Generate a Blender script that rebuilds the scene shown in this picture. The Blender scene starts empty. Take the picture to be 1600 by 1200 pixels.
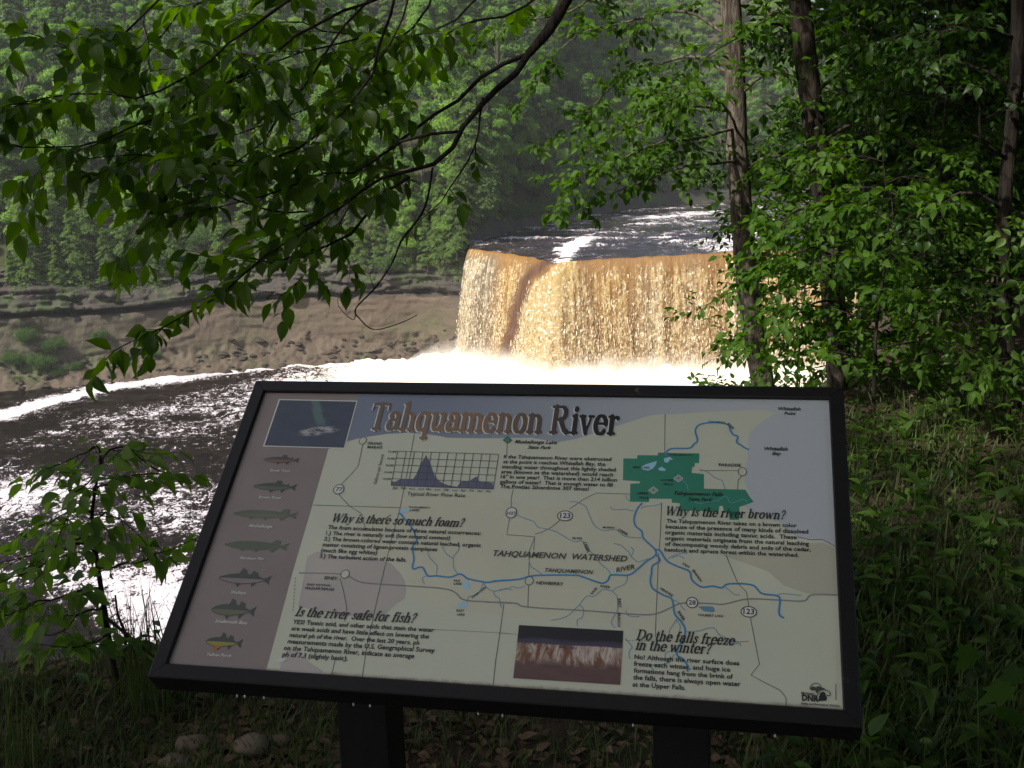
import bpy, math, random
import numpy as np
from mathutils import Vector, Matrix

# ------------------------------------------------------------------ camera, sky, sun, exposure
scene = bpy.context.scene
COL = scene.collection
FPX = 1750.0                      # focal length in pixels of a 1600 wide frame
EYE = Vector((0.0, 0.0, 1.6))
# the sign's own axes as seen by the camera (x right, y down, z forward), solved from its four corners
U_CAM = np.array([0.97830, 0.01115, -0.20690]); V_CAM = np.array([-0.13924, 0.77134, -0.62101])
N_CAM = -np.cross(U_CAM, V_CAM)
TILT = math.radians(38.9)
up = -V_CAM*math.sin(TILT) + N_CAM*math.cos(TILT)
up -= U_CAM*np.dot(up, U_CAM); up /= np.linalg.norm(up)
yc = np.array([0, 0, 1.0]) - up*up[2]; yc /= np.linalg.norm(yc)
xc = np.cross(yc, -up); xc = np.cross(yc, up)
if xc[0] < 0: xc = -xc
C2W = np.stack([xc, yc, up])      # camera (x right, y down, z forward) -> world
cam_data = bpy.data.cameras.new('camera'); cam = bpy.data.objects.new('camera', cam_data); COL.objects.link(cam)
R_bl = C2W @ np.diag([1, -1, -1])
cam.matrix_world = Matrix.Translation(EYE) @ Matrix([list(r) for r in R_bl]).to_4x4()
cam_data.sensor_width = 36.0; cam_data.lens = 36.0*FPX/1600.0
cam_data.clip_start = 0.05; cam_data.clip_end = 3000
scene.camera = cam

SUN_EL, SUN_AZ = math.radians(46), math.radians(-130)      # azimuth from +Y (view direction), clockwise
sun_from = Vector((math.sin(SUN_AZ)*math.cos(SUN_EL), math.cos(SUN_AZ)*math.cos(SUN_EL), math.sin(SUN_EL)))
world = bpy.data.worlds.new('World'); scene.world = world; world.use_nodes = True
wn = world.node_tree; wn.nodes.clear()
sky = wn.nodes.new('ShaderNodeTexSky'); sky.sky_type = 'NISHITA'; sky.sun_disc = False
sky.sun_elevation = SUN_EL; sky.sun_rotation = SUN_AZ; sky.dust_density = 4.0; sky.air_density = 1.0; sky.ozone_density = 0.6
bg = wn.nodes.new('ShaderNodeBackground'); bg.inputs[1].default_value = 0.095
wo = wn.nodes.new('ShaderNodeOutputWorld')
wn.links.new(sky.outputs[0], bg.inputs[0]); wn.links.new(bg.outputs[0], wo.inputs[0])
sl = bpy.data.lights.new('sun', 'SUN'); sl.energy = 5.0; sl.angle = math.radians(1.0); sl.color = (1.0, 0.94, 0.84)
sun = bpy.data.objects.new('sun', sl); COL.objects.link(sun)
sun.rotation_euler = sun_from.to_track_quat('Z', 'Y').to_euler(); sun.location = (0, 0, 80)
vs = scene.view_settings
vs.view_transform = 'Standard'; vs.look = 'None'; vs.exposure = 0.58; vs.gamma = 1.0; vs.use_curve_mapping = False
scene.render.engine = 'CYCLES'
scene.cycles.max_bounces = 6; scene.cycles.transparent_max_bounces = 8; scene.cycles.volume_bounces = 3
scene.cycles.diffuse_bounces = 4; scene.cycles.volume_step_rate = 2.0
scene.cycles.sample_clamp_indirect = 4.0

# ------------------------------------------------------------------ helpers
ZR, ZU = -24.9, -9.9              # lower and upper river level
rng = np.random.default_rng(7)
random.seed(7)

def ray(px, py):
    d = C2W @ np.array([px-800.0, py-600.0, FPX]); return d/np.linalg.norm(d)
def on_z(px, py, z):
    d = ray(px, py); t = (z-EYE.z)/d[2]; return np.array([d[0]*t, d[1]*t, z])
def at(px, py, Y):
    d = ray(px, py); t = Y/d[1]; return np.array([d[0]*t, Y, EYE.z+d[2]*t])
def project(P):
    P = np.atleast_2d(P) - np.array(EYE); c = P @ C2W      # rows -> camera coordinates
    z = np.where(np.abs(c[:, 2]) < 1e-6, 1e-6, c[:, 2])
    return 800+FPX*c[:, 0]/z, 600+FPX*c[:, 1]/z, c[:, 2]

_perm = rng.permutation(256); _perm = np.concatenate([_perm, _perm, _perm])
_g = rng.normal(size=(256, 3)); _g /= np.linalg.norm(_g, axis=1)[:, None]
def noise(x, y, z=0.0):
    x, y, z = np.broadcast_arrays(np.asarray(x, float), np.asarray(y, float), np.asarray(z, float))
    xi, yi, zi = np.floor(x).astype(int), np.floor(y).astype(int), np.floor(z).astype(int)
    xf, yf, zf = x-xi, y-yi, z-zi
    u, v, w = [t*t*t*(t*(t*6-15)+10) for t in (xf, yf, zf)]
    def gr(i, j, k):
        h = _perm[_perm[_perm[(xi+i) & 255]+((yi+j) & 255)]+((zi+k) & 255)]
        g = _g[h]; return g[..., 0]*(xf-i)+g[..., 1]*(yf-j)+g[..., 2]*(zf-k)
    L = lambda a, b, t: a+(b-a)*t
    return 1.6*L(L(L(gr(0,0,0), gr(1,0,0), u), L(gr(0,1,0), gr(1,1,0), u), v),
                 L(L(gr(0,0,1), gr(1,0,1), u), L(gr(0,1,1), gr(1,1,1), u), v), w)
def fbm(x, y, z=0.0, o=4):
    s, a, f = 0, 1.0, 1.0
    for _ in range(o): s = s+a*noise(x*f+_*7.3, y*f-_*3.1, np.asarray(z)*f); a *= .5; f *= 2.03
    return s
def sstep(a, b, x):
    t = np.clip((x-a)/(b-a), 0, 1); return t*t*(3-2*t)

def mesh_arr(name, V, F, mats=(), smooth=False, attrs=None):
    V = np.asarray(V, np.float32).reshape(-1, 3); me = bpy.data.meshes.new(name)
    if isinstance(F, np.ndarray): F = [F]
    F = [np.asarray(f, np.int32) for f in F if len(f)]
    nf = sum(len(f) for f in F); nl = sum(f.size for f in F)
    me.vertices.add(len(V)); me.vertices.foreach_set('co', V.ravel())
    me.loops.add(nl); me.loops.foreach_set('vertex_index', np.concatenate([f.ravel() for f in F]))
    tot = np.concatenate([np.full(len(f), f.shape[1], np.int32) for f in F])
    me.polygons.add(nf); me.polygons.foreach_set('loop_start', np.concatenate([[0], np.cumsum(tot)[:-1]]).astype(np.int32))
    me.polygons.foreach_set('use_smooth', np.full(nf, smooth))
    me.update(calc_edges=True); me.validate()
    for m in mats: me.materials.append(m)
    for k, (ty, a) in (attrs or {}).items():
        at_ = me.attributes.new(k, ty, 'POINT')
        at_.data.foreach_set('vector' if ty == 'FLOAT_VECTOR' else 'value', np.asarray(a, np.float32).ravel())
    return me
def link(name, me, parent=None, **kw):
    o = bpy.data.objects.new(name, me); COL.objects.link(o)
    if parent is not None: o.parent = parent
    for k, v in kw.items(): o[k] = v
    return o
def thing(name, label, cat, loc=(0, 0, 0), group=None, rotz=0.0):
    o = bpy.data.objects.new(name, None); COL.objects.link(o); o.location = loc; o.rotation_euler = (0, 0, rotz)
    o.empty_display_size = 0.2; o['label'] = label; o['category'] = cat
    if group: o['group'] = group
    return o
def grid_faces(nr, nc, flip=False):
    i = np.arange(nr-1)[:, None]*nc+np.arange(nc-1)[None, :]
    q = np.stack([i, i+1, i+nc+1, i+nc], -1).reshape(-1, 4)
    return q[:, ::-1].copy() if flip else q

class MB:                                             # growing list of verts and faces
    def __init__(s): s.v, s.f, s.n = [], [], 0
    def add(s, V, F):
        V = np.asarray(V, float).reshape(-1, 3); s.v.append(V)
        for f in F: s.f.append([i+s.n for i in f])
        s.n += len(V)
    def mesh(s, name, mats, smooth=False):
        me = bpy.data.meshes.new(name); me.from_pydata(np.concatenate(s.v).tolist(), [], s.f)
        for m in mats: me.materials.append(m)
        me.polygons.foreach_set('use_smooth', np.full(len(me.polygons), smooth)); me.update(); return me
    def tube(s, P, R, k=6, cap=True):
        P = np.asarray(P, float); n = len(P); R = np.broadcast_to(R, (n,))
        T = np.gradient(P, axis=0); T /= np.linalg.norm(T, axis=1)[:, None]+1e-9
        ref = np.array([0, 0, 1.0]) if abs(T[0, 2]) < .8 else np.array([1.0, 0, 0])
        a = np.arange(k)*2*math.pi/k; V = []
        for i in range(n):
            A = np.cross(T[i], ref); A /= np.linalg.norm(A)+1e-9; B = np.cross(A, T[i])
            ref = np.cross(T[i], A)*-1 if False else ref
            V.append(P[i]+R[i]*(np.cos(a)[:, None]*A+np.sin(a)[:, None]*B))
        F = []
        for i in range(n-1):
            for j in range(k):
                F.append([i*k+j, i*k+(j+1) % k, (i+1)*k+(j+1) % k, (i+1)*k+j])
        V = np.concatenate(V)
        if cap: F.append([j for j in range(k)][::-1]); F.append([(n-1)*k+j for j in range(k)])
        s.add(V, F)
    def box(s, lo, hi, M=None):
        V = np.array([[x, y, z] for z in (lo[2], hi[2]) for y in (lo[1], hi[1]) for x in (lo[0], hi[0])], float)
        if M is not None: V = V @ M.T
        s.add(V, [[0, 2, 3, 1], [4, 5, 7, 6], [0, 1, 5, 4], [2, 6, 7, 3], [0, 4, 6, 2], [1, 3, 7, 5]])

def smooth_path(P, n):
    """Catmull-Rom through the points, n samples"""
    P = np.asarray(P, float); Q = np.vstack([2*P[0]-P[1], P, 2*P[-1]-P[-2]]); m = len(P)-1
    t = np.linspace(0, m-1e-6, n); i = t.astype(int); f = (t-i)[:, None]
    a, b, c, d = Q[i], Q[i+1], Q[i+2], Q[i+3]
    return .5*(2*b+(c-a)*f+(2*a-5*b+4*c-d)*f**2+(3*b-a-3*c+d)*f**3)
def arclen(P):
    return np.concatenate([[0], np.cumsum(np.linalg.norm(np.diff(P, axis=0), axis=1))])
def resample(P, n):
    L = arclen(P); t = np.linspace(0, L[-1], n); return np.stack([np.interp(t, L, P[:, k]) for k in range(P.shape[1])], 1)

# ------------------------------------------------------------------ materials
class NT:
    def __init__(s, name):
        s.m = bpy.data.materials.new(name); s.m.use_nodes = True; s.t = s.m.node_tree; s.t.nodes.clear()
        s.out = s.t.nodes.new('ShaderNodeOutputMaterial')
    def n(s, ty, props=None, **inp):
        nd = s.t.nodes.new(ty)
        for k, v in (props or {}).items(): setattr(nd, k, v)
        for k, v in inp.items():
            k = k.replace('_', ' ') if k not in nd.inputs else k
            s.put(nd.inputs[int(k[1:])] if k[0] == 'i' and k[1:].isdigit() else nd.inputs[k], v)
        return nd
    def put(s, sock, v):
        if hasattr(v, 'outputs'): v = v.outputs[0]
        if isinstance(v, bpy.types.NodeSocket): s.t.links.new(v, sock)
        else:
            if isinstance(v, tuple) and len(v) == 3 and sock.type == 'RGBA': v = (*v, 1)
            sock.default_value = v
    def mix(s, f, a, b):
        nd = s.t.nodes.new('ShaderNodeMix'); nd.data_type = 'RGBA'
        s.put(nd.inputs[0], f); s.put(nd.inputs[6], a); s.put(nd.inputs[7], b); return nd.outputs[2]
    def math(s, op, a, b=0.0, c=None):
        nd = s.t.nodes.new('ShaderNodeMath'); nd.operation = op; s.put(nd.inputs[0], a); s.put(nd.inputs[1], b)
        if c is not None: s.put(nd.inputs[2], c)
        return nd.outputs[0]
    def ramp(s, f, a, b, c0=0.0, c1=1.0):
        nd = s.t.nodes.new('ShaderNodeMapRange'); nd.interpolation_type = 'SMOOTHSTEP'
        s.put(nd.inputs[0], f); nd.inputs[1].default_value = a; nd.inputs[2].default_value = b
        nd.inputs[3].default_value = c0; nd.inputs[4].default_value = c1; return nd.outputs[0]
    def noise(s, vec, scale, detail=3.0, rough=.55, dist=0.0):
        return s.n('ShaderNodeTexNoise', Vector=vec, Scale=scale, Detail=detail, Roughness=rough, Distortion=dist).outputs[0]
    def pos(s, sc=(1, 1, 1), rot=(0, 0, 0), src='Object'):
        tc = s.t.nodes.new('ShaderNodeTexCoord')
        mp = s.n('ShaderNodeMapping', Vector=tc.outputs[src]); mp.inputs[3].default_value = sc; mp.inputs[2].default_value = rot
        return mp.outputs[0]
    def attr(s, name, vec=False):
        nd = s.t.nodes.new('ShaderNodeAttribute'); nd.attribute_name = name; return nd.outputs[1] if vec else nd.outputs[2]
    def bsdf(s, color, rough=.6, spec=.4, bump=None, bstr=.5, bdist=.02, metal=0.0):
        p = s.n('ShaderNodeBsdfPrincipled'); s.put(p.inputs['Base Color'], color); s.put(p.inputs['Roughness'], rough)
        p.inputs['Specular IOR Level'].default_value = spec; p.inputs['Metallic'].default_value = metal
        if bump is not None:
            b = s.n('ShaderNodeBump', Height=bump, Strength=bstr, Distance=bdist); s.put(p.inputs['Normal'], b)
        return p
    def done(s, sh):
        s.put(s.out.inputs[0], sh.outputs[0] if hasattr(sh, 'outputs') else sh); return s.m

def flat_mat(name, c, rough=.55, spec=.3, var=0.0, scale=30, bump=0.0):
    t = NT(name); col = c
    if var: nz = t.noise(t.pos(), scale, 4); col = t.mix(nz, tuple(x*(1-var) for x in c), tuple(min(1, x*(1+var)) for x in c))
    return t.done(t.bsdf(col, rough, spec, bump=t.noise(t.pos(), scale*3, 3) if bump else None, bstr=bump, bdist=.002))

def leaf_mat(name, c1, c2, c3=None, trans=.35, rough=.45, spec=.35, tcol=1.0):
    t = NT(name)
    isl = t.n('ShaderNodeNewGeometry').outputs['Random Per Island']; oi = t.n('ShaderNodeObjectInfo').outputs['Random']
    r = t.math('FRACT', t.math('ADD', isl, oi))
    col = t.mix(r, c1, c2)
    if c3: col = t.mix(t.ramp(t.noise(t.pos(), .35, 2), .45, .62), col, c3)
    p = t.bsdf(col, rough, spec)
    hs = t.n('ShaderNodeHueSaturation', Color=col); hs.inputs['Hue'].default_value = .498; hs.inputs['Saturation'].default_value = 1.15
    hs.inputs['Value'].default_value = 1.5*tcol
    tr = t.n('ShaderNodeBsdfTranslucent', Color=hs)
    m = t.t.nodes.new('ShaderNodeMixShader'); m.inputs[0].default_value = trans
    t.t.links.new(p.outputs[0], m.inputs[1]); t.t.links.new(tr.outputs[0], m.inputs[2])
    return t.done(m)

def bark_mat(name, c1, c2, scale=14, moss=0.0):
    t = NT(name); P = t.pos((1, 1, .16))
    v = t.noise(P, scale, 6, .65, 1.2); w = t.noise(t.pos((1, 1, .5)), scale*.35, 3)
    col = t.mix(t.ramp(v, .38, .66), c1, c2); col = t.mix(t.ramp(w, .5, .7), col, tuple(x*1.35 for x in c2))
    if moss: col = t.mix(t.ramp(t.noise(t.pos(), 3.0, 4), .55, .7, 0, moss), col, (.03, .055, .012))
    return t.done(t.bsdf(col, .9, .15, bump=v, bstr=.9, bdist=.03))

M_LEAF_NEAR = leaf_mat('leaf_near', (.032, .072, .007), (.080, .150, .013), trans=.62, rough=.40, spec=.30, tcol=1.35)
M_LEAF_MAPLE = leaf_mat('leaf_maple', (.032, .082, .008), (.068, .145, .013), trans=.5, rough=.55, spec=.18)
M_LEAF_SHADED = leaf_mat('leaf_shaded', (.010, .028, .004), (.024, .058, .007), trans=.35, spec=.2)  # leaf green darkened to stand in for the shade of the wood
M_LEAF_HERB = leaf_mat('leaf_herb', (.036, .080, .012), (.078, .145, .022), trans=.42, rough=.5, spec=.3)
M_GRASS = leaf_mat('grass_blade', (.032, .062, .012), (.080, .110, .026), trans=.3, rough=.6)
M_LITTER = leaf_mat('dead_leaf', (.07, .040, .022), (.17, .11, .065), trans=.1, rough=.8)
M_FAR = [leaf_mat('foliage_dark_conifer', (.040, .078, .026), (.088, .150, .044), (.066, .118, .035), trans=.48, tcol=1.5, rough=.7, spec=.15),
         leaf_mat('foliage_hemlock', (.070, .120, .036), (.130, .200, .055), (.105, .165, .045), trans=.5, tcol=1.5, rough=.7, spec=.15),
         leaf_mat('foliage_broadleaf', (.075, .150, .032), (.150, .255, .055), (.115, .21, .040), trans=.5, tcol=1.5, rough=.6, spec=.2),
         leaf_mat('foliage_pale', (.115, .20, .040), (.20, .31, .070), (.16, .25, .050), trans=.52, tcol=1.5, rough=.6, spec=.2)]
M_LEAF_SAP = leaf_mat('leaf_sapling', (.080, .150, .028), (.145, .235, .042), trans=.55, rough=.45, spec=.3, tcol=1.3)
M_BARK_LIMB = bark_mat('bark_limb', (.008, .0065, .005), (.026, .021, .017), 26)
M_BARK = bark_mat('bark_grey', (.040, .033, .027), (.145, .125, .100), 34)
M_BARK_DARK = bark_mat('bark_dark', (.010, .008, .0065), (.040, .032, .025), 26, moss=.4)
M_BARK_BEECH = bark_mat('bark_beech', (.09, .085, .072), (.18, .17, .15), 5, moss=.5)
M_TWIG = flat_mat('twig_bark', (.018, .013, .010), .8, .2, .4, 40)
M_FARBARK = flat_mat('far_bark', (.10, .085, .07), .9, .1, .4, 2)
# ------------------------------------------------------------------ far bank: cliff, ledges and wooded hill
def rock_mat():
    t = NT('sandstone_cliff'); P = t.pos()
    h = t.attr('level'); tc = t.pos((.05, .05, 1.6))
    strata = t.noise(tc, 1.4, 5, .7, .6); blot = t.noise(P, .28, 6, .65); fine = t.noise(P, 2.2, 5, .7)
    dark = t.mix(strata, (.018, .016, .015), (.070, .060, .053)); dark = t.mix(t.ramp(fine, .62, .70), dark, (.20, .18, .16))
    tan = t.mix(blot, (.055, .044, .035), (.135, .104, .076)); tan = t.mix(t.ramp(strata, .55, .7, 0, .6), tan, (.10, .078, .062))
    tan = t.mix(t.ramp(fine, .30, .42, .55, 0), tan, (.10, .075, .055))
    sandy = t.attr('sandy'); tan = t.mix(sandy, t.mix(blot, (.045, .040, .028), (.125, .11, .082)), tan)
    hh = t.math('ADD', h, t.math('MULTIPLY', t.math('SUBTRACT', blot, .5), 1.6))
    col = t.mix(t.ramp(hh, 7.9, 8.6), tan, dark)
    col = t.mix(t.ramp(hh, 1.0, 2.6, 1, 0), col, t.mix(fine, (.035, .028, .02), (.13, .10, .075)))
    moss = t.math('MULTIPLY', t.ramp(t.noise(P, .22, 6, .65), .46, .62), t.attr('mossy'))
    col = t.mix(moss, col, t.mix(fine, (.03, .055, .016), (.07, .10, .035)))
    soil = t.mix(fine, (.03, .035, .014), (.065, .06, .03))
    col = t.mix(t.ramp(hh, 13.6, 15.2), col, soil)
    bh = t.math('ADD', t.math('MULTIPLY', strata, .7), fine)
    return t.done(t.bsdf(col, .85, .25, bump=bh, bstr=.55, bdist=.25))
M_ROCK = rock_mat()
def soil_mat(name, a, b, sc=1.2):
    t = NT(name); P = t.pos(); f = t.noise(P, sc*6, 6, .7); g = t.noise(P, sc, 4)
    col = t.mix(f, a, b); col = t.mix(t.ramp(g, .5, .65, 0, .6), col, (.035, .05, .016))
    return t.done(t.bsdf(col, .95, .1, bump=f, bstr=.8, bdist=.05))
M_SOIL = soil_mat('forest_soil', (.018, .013, .009), (.075, .055, .038), 2.0)
M_FARSOIL = soil_mat('hill_soil', (.02, .025, .01), (.06, .055, .03), .3)

W_px = [(-420, 640), (-200, 628), (0, 613), (120, 602), (230, 592), (340, 582), (450, 572), (560, 564), (650, 560), (735, 566)]
W = smooth_path([on_z(x, y, ZR)[:2] for x, y in W_px], 600); W = resample(W, 460)
WL = arclen(W)
Tn = np.gradient(W, axis=0); Tn /= np.linalg.norm(Tn, axis=1)[:, None]
WN = np.stack([-Tn[:, 1], Tn[:, 0]], 1); WN = .35*WN+.65*np.array([0, 1.0]); WN /= np.linalg.norm(WN, axis=1)[:, None]
prof = np.array([(-4, -2), (-1.5, -.8), (-.2, -.1), (.8, .5), (2.2, 1.1), (3.2, 1.8), (3.9, 2.6), (4.4, 4.0), (4.8, 5.6), (5.1, 7.0), (5.2, 8.0), (5.3, 8.35),
                 (7.2, 8.5), (7.4, 8.9), (5.4, 9.15), (5.3, 9.5), (6.0, 9.75), (6.1, 10.3), (6.6, 10.5), (6.7, 11.1), (7.6, 11.3), (7.7, 11.9), (8.5, 12.1), (8.6, 12.8), (9.6, 13.0),
                 (9.8, 13.6), (11.0, 14.0), (13, 14.6)])
pd, pz = resample(prof, 130).T
s_ = WL[None, :]; dd = pd[:, None]; zz = pz[:, None]
narrow = 1-.72*sstep(WL[-1]-34, WL[-1]-3, WL)[None, :]
cl = sstep(1.5, 4, zz)
big = 1.3*fbm(s_*.045, zz*.05, 3.0, 3)
lay = np.floor(zz*1.9+1.5*noise(s_*.05, zz*.1))
ledge = .55*noise(lay*5.17, s_*.11, 9.0)+.45*noise(lay*3.3, s_*.42, 2.0)+.30*np.floor(2.2*noise(lay*7.7, s_*.22, 6.0))
fine = .16*fbm(s_*.8, zz*1.1, 1.0, 4)*(1-.6*sstep(2.5, 4, zz)*sstep(8.6, 7.5, zz))
led_w = sstep(8.4, 9.2, zz)*1.5+.25
endf = sstep(WL[-1]-12, WL[-1]-1, WL)[None, :]
D = dd*narrow+1.6*endf+(big+ledge*led_w)*cl*(1-.8*endf)+fine*(.4+cl)+(.8*fbm(s_*.35, dd*.5, 5.0, 4))*(1-cl)*.8
Z = zz+.0*s_+np.where(zz > 0, .9*fbm(s_*.10, dd*.1, 8.0, 3)*sstep(0, 3, zz)*(1-sstep(7, 9, zz)*.55)+.30*fbm(s_*.9, dd*.9, 4.0, 4)*sstep(-.2, .6, zz)*(1-sstep(2.5, 4, zz)), 0)
Xc = W[None, :, 0]+WN[None, :, 0]*D; Yc = W[None, :, 1]+WN[None, :, 1]*D
mossy = np.clip(.25+1.0*sstep(.42, .22, s_/WL[-1]+0*zz)*sstep(12, 9, zz)+.5*(zz > 9)+.35*noise(s_*.06, zz*.2), 0, 1)*np.ones_like(Xc)
me = mesh_arr('far_bank', np.stack([Xc, Yc, ZR+Z], -1), grid_faces(len(pd), len(W)), [M_ROCK], True,
              {'level': ('FLOAT', (zz+0*s_)), 'mossy': ('FLOAT', mossy), 'sandy': ('FLOAT', np.clip(sstep(.38, .62, s_/WL[-1]+.10*noise(s_*.08, zz*.3, 3.0))*(1-.75*sstep(.955, .99, s_/WL[-1]))+0*zz, 0, 1))})
link('cliff', me, kind='structure')
qb = np.random.default_rng(55); Vb, Fb, nb_ = [], [], 0       # broken rock along the foot of the cliff and on the ledges
uu, vv = np.meshgrid(np.linspace(0, 2*math.pi, 7, endpoint=False), [.02, .9, 1.7, 2.4, 3.12]); Db = np.stack([np.cos(uu)*np.sin(vv), np.sin(uu)*np.sin(vv), np.cos(vv)], -1).reshape(-1, 3)
fb = np.array([[i*7+j, (i+1)*7+j, (i+1)*7+(j+1) % 7, i*7+(j+1) % 7] for i in range(4) for j in range(7)])
for q_ in range(420):
    col_i = qb.integers(0, len(W)); row_i = int(qb.choice([qb.integers(8, 46), np.searchsorted(pd*0+np.arange(len(pd)), qb.integers(len(pd)*5//10, len(pd)-2))], p=[.8, .2])); row_i = min(row_i, len(pd)-1)
    if zz[row_i, 0] > 3.4 and zz[row_i, 0] < 8.8: continue
    s__ = qb.uniform(.10, .4)*qb.uniform(.5, 1.6); V_ = Db*(1+.35*qb.normal(size=(len(Db), 1))*.6)*np.array([s__*1.4, s__, s__*.6])
    Vb.append(V_+[Xc[row_i, col_i], Yc[row_i, col_i]-.1, ZR+Z[row_i, col_i]+s__*.15]); Fb.append(fb+nb_); nb_ += len(Db)
link('rubble', mesh_arr('rubble', np.concatenate(Vb), np.concatenate(Fb), [flat_mat('rubble_stone', (.045, .038, .030), .9, .15, .6, 1.5)]), kind='stuff', label='broken rocks strewn along the foot of the far cliff and its ledges', category='rubble')

def hillz(d, s):                                        # height above the lower river of the hill behind the rim
    return 14.3+.45*np.clip(d-12, 0, 170)+2.2*noise(s*.02, d*.02, 4.0)*sstep(12, 40, d)
hd = np.concatenate([np.linspace(11.5, 40, 24), np.linspace(43, 190, 40)])
Wc = W[::5]; WNc = WN[::5]; sc_ = WL[::5]
Dh = hd[:, None]*(1-.72*sstep(WL[-1]-34, WL[-1]-3, sc_)[None, :]*sstep(60, 11, hd)[:, None])
HX = Wc[None, :, 0]+WNc[None, :, 0]*Dh; HY = Wc[None, :, 1]+WNc[None, :, 1]*Dh
HZ = ZR+hillz(hd[:, None], sc_[None, :])+.25*fbm(HX*.3, HY*.3)
link('hillside', mesh_arr('hillside', np.stack([HX, HY, HZ], -1), grid_faces(len(hd), len(Wc)), [M_FARSOIL], True), kind='structure')

# far bank of the upper river
U_px = [(724, 386), (745, 378), (790, 366), (850, 353), (910, 340), (990, 327), (1090, 317), (1230, 309), (1420, 304), (1600, 303)]
Uw = resample(smooth_path([on_z(x, y, ZU)[:2] for x, y in U_px], 400), 200); UL = arclen(Uw)
ud = np.concatenate([np.linspace(-6, 6, 26), np.linspace(7, 170, 44)])
def uz(d, s):
    return np.where(d < 0, d*.35, 0)+1.5*sstep(0, 2.0, d)+.45*np.clip(d-1.0, 0, 170)+1.6*noise(s*.03, d*.03, 2.0)*sstep(3, 30, d)
ude = np.where(ud[:, None] < 0, ud[:, None]*sstep(4, 14, UL)[None, :], ud[:, None])
UX = Uw[None, :, 0]-.12*ude; UY = Uw[None, :, 1]+ude
UZ = ZU+uz(ud[:, None], UL[None, :])+.35*fbm(UX*.35, UY*.35, 1.0, 4)*sstep(-1, 1, ud)[:, None]
me = mesh_arr('upper_far_bank', np.stack([UX, UY, UZ], -1), grid_faces(len(ud), len(Uw)), [M_ROCK], True,
              {'level': ('FLOAT', 10.5+ud[:, None]*.9+0*UX), 'mossy': ('FLOAT', .8+0*UX)})
link('upper_river_bank', me, kind='structure')

# near bank: plateau under the viewer, steep wooded drop to the river
EDGE = np.array([(-80, -30), (-25, -6), (-8, 1.6), (-2.6, 3.05), (-.6, 3.7), (.8, 4.6), (2.0, 7.2), (4.5, 10.5), (9, 16), (16, 26), (29, 60), (39, 100), (52, 141), (75, 170), (120, 230), (190, 330)], float)
def seg_dist(X, Y, P):
    best = np.full(X.shape, 1e9); side = np.zeros(X.shape)
    for a, b in zip(P[:-1], P[1:]):
        ab = b-a; t = np.clip(((X-a[0])*ab[0]+(Y-a[1])*ab[1])/(ab@ab), 0, 1)
        dx, dy = X-a[0]-t*ab[0], Y-a[1]-t*ab[1]; d = np.hypot(dx, dy); cr = ab[0]*dy-ab[1]*dx
        m = d < best; best = np.where(m, d, best); side = np.where(m, cr, side)
    return best, side
def ground_z(X, Y):
    X = np.asarray(X, float); Y = np.asarray(Y, float)
    d, sd = seg_dist(X, Y, EDGE); e = np.where(sd > 0, d, -d)
    R = np.hypot(X, Y)
    st = 1.25+1.2*sstep(35, 70, Y)
    out = -st*np.clip(e-.3, 0, 60)-.12*sstep(-.5, .6, e)
    ins = .05*np.clip(X-1.2, 0, 40)*sstep(2, 8, Y)*0 + .16*np.clip(X-2.0, 0, 30)*.5
    z = np.where(e > 0, out, 0)+ins*sstep(.5, -1.5, e)+.07*fbm(X*.7, Y*.7, 0, 3)*sstep(0, 1.5, R)+.10*noise(X*.25, Y*.25)
    z = z+np.where(e > .5, .9*fbm(X*.12, Y*.12, 2, 3)*sstep(.5, 8, e), 0)
    return np.maximum(z, -31)
def axis(vals):
    return np.unique(np.concatenate(vals))
gx = axis([np.linspace(-80, -7, 40), np.linspace(-7, 7, 170), np.linspace(7, 40, 60), np.linspace(40, 200, 50)])
gy = axis([np.linspace(-30, 0, 16), np.linspace(0, 10, 130), np.linspace(10, 40, 60), np.linspace(40, 340, 110)])
GX, GY = np.meshgrid(gx, gy)
GZ = ground_z(GX, GY)+.022*fbm(GX*4, GY*4, 0, 4)*(np.hypot(GX, GY) < 14)
link('ground', mesh_arr('ground', np.stack([GX, GY, GZ], -1), grid_faces(len(gy), len(gx)), [M_SOIL], True), kind='structure')
# river bed and far land so that the ground reaches the horizon
b = 700.0
link('terrain', mesh_arr('terrain', [(-b, -b, -34), (b, -b, -34), (b, b, -34), (-b, b, -34)], np.array([[0, 1, 2, 3]]), [M_FARSOIL]), kind='structure')

# ------------------------------------------------------------------ upper river and the lip of the falls
LIP_px = [(735, 385), (755, 388), (780, 391), (805, 394), (828, 398), (846, 403), (866, 407), (890, 405), (925, 402), (970, 399.5), (1020, 397), (1070, 394), (1110, 391.5), (1146, 389), (1200, 387), (1260, 386), (1350, 387)]
LIP3 = []
for x, y in LIP_px:                                       # the notch in the lip is lower as well as nearer
    p = on_z(x, 388+(y-388)*.45, ZU); LIP3.append(at(x, y, p[1]))
LIP3 = resample(smooth_path(LIP3, 500), 620); lip_dz = LIP3[:, 2]-ZU; LIP = LIP3[:, :2].copy(); _skip = (LIP, 620); LL = arclen(LIP); LTOT = LL[-1]
Lt = np.gradient(LIP, axis=0); Lt /= np.linalg.norm(Lt, axis=1)[:, None]
k = np.ones(41)/41
Lt = np.stack([np.convolve(np.pad(Lt[:, i], 20, 'edge'), k, 'valid') for i in (0, 1)], 1); Lt /= np.linalg.norm(Lt, axis=1)[:, None]
LN = np.stack([Lt[:, 1], -Lt[:, 0]], 1)                   # outward, towards the viewer
lip_px_x = project(LIP3)[0]

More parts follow.
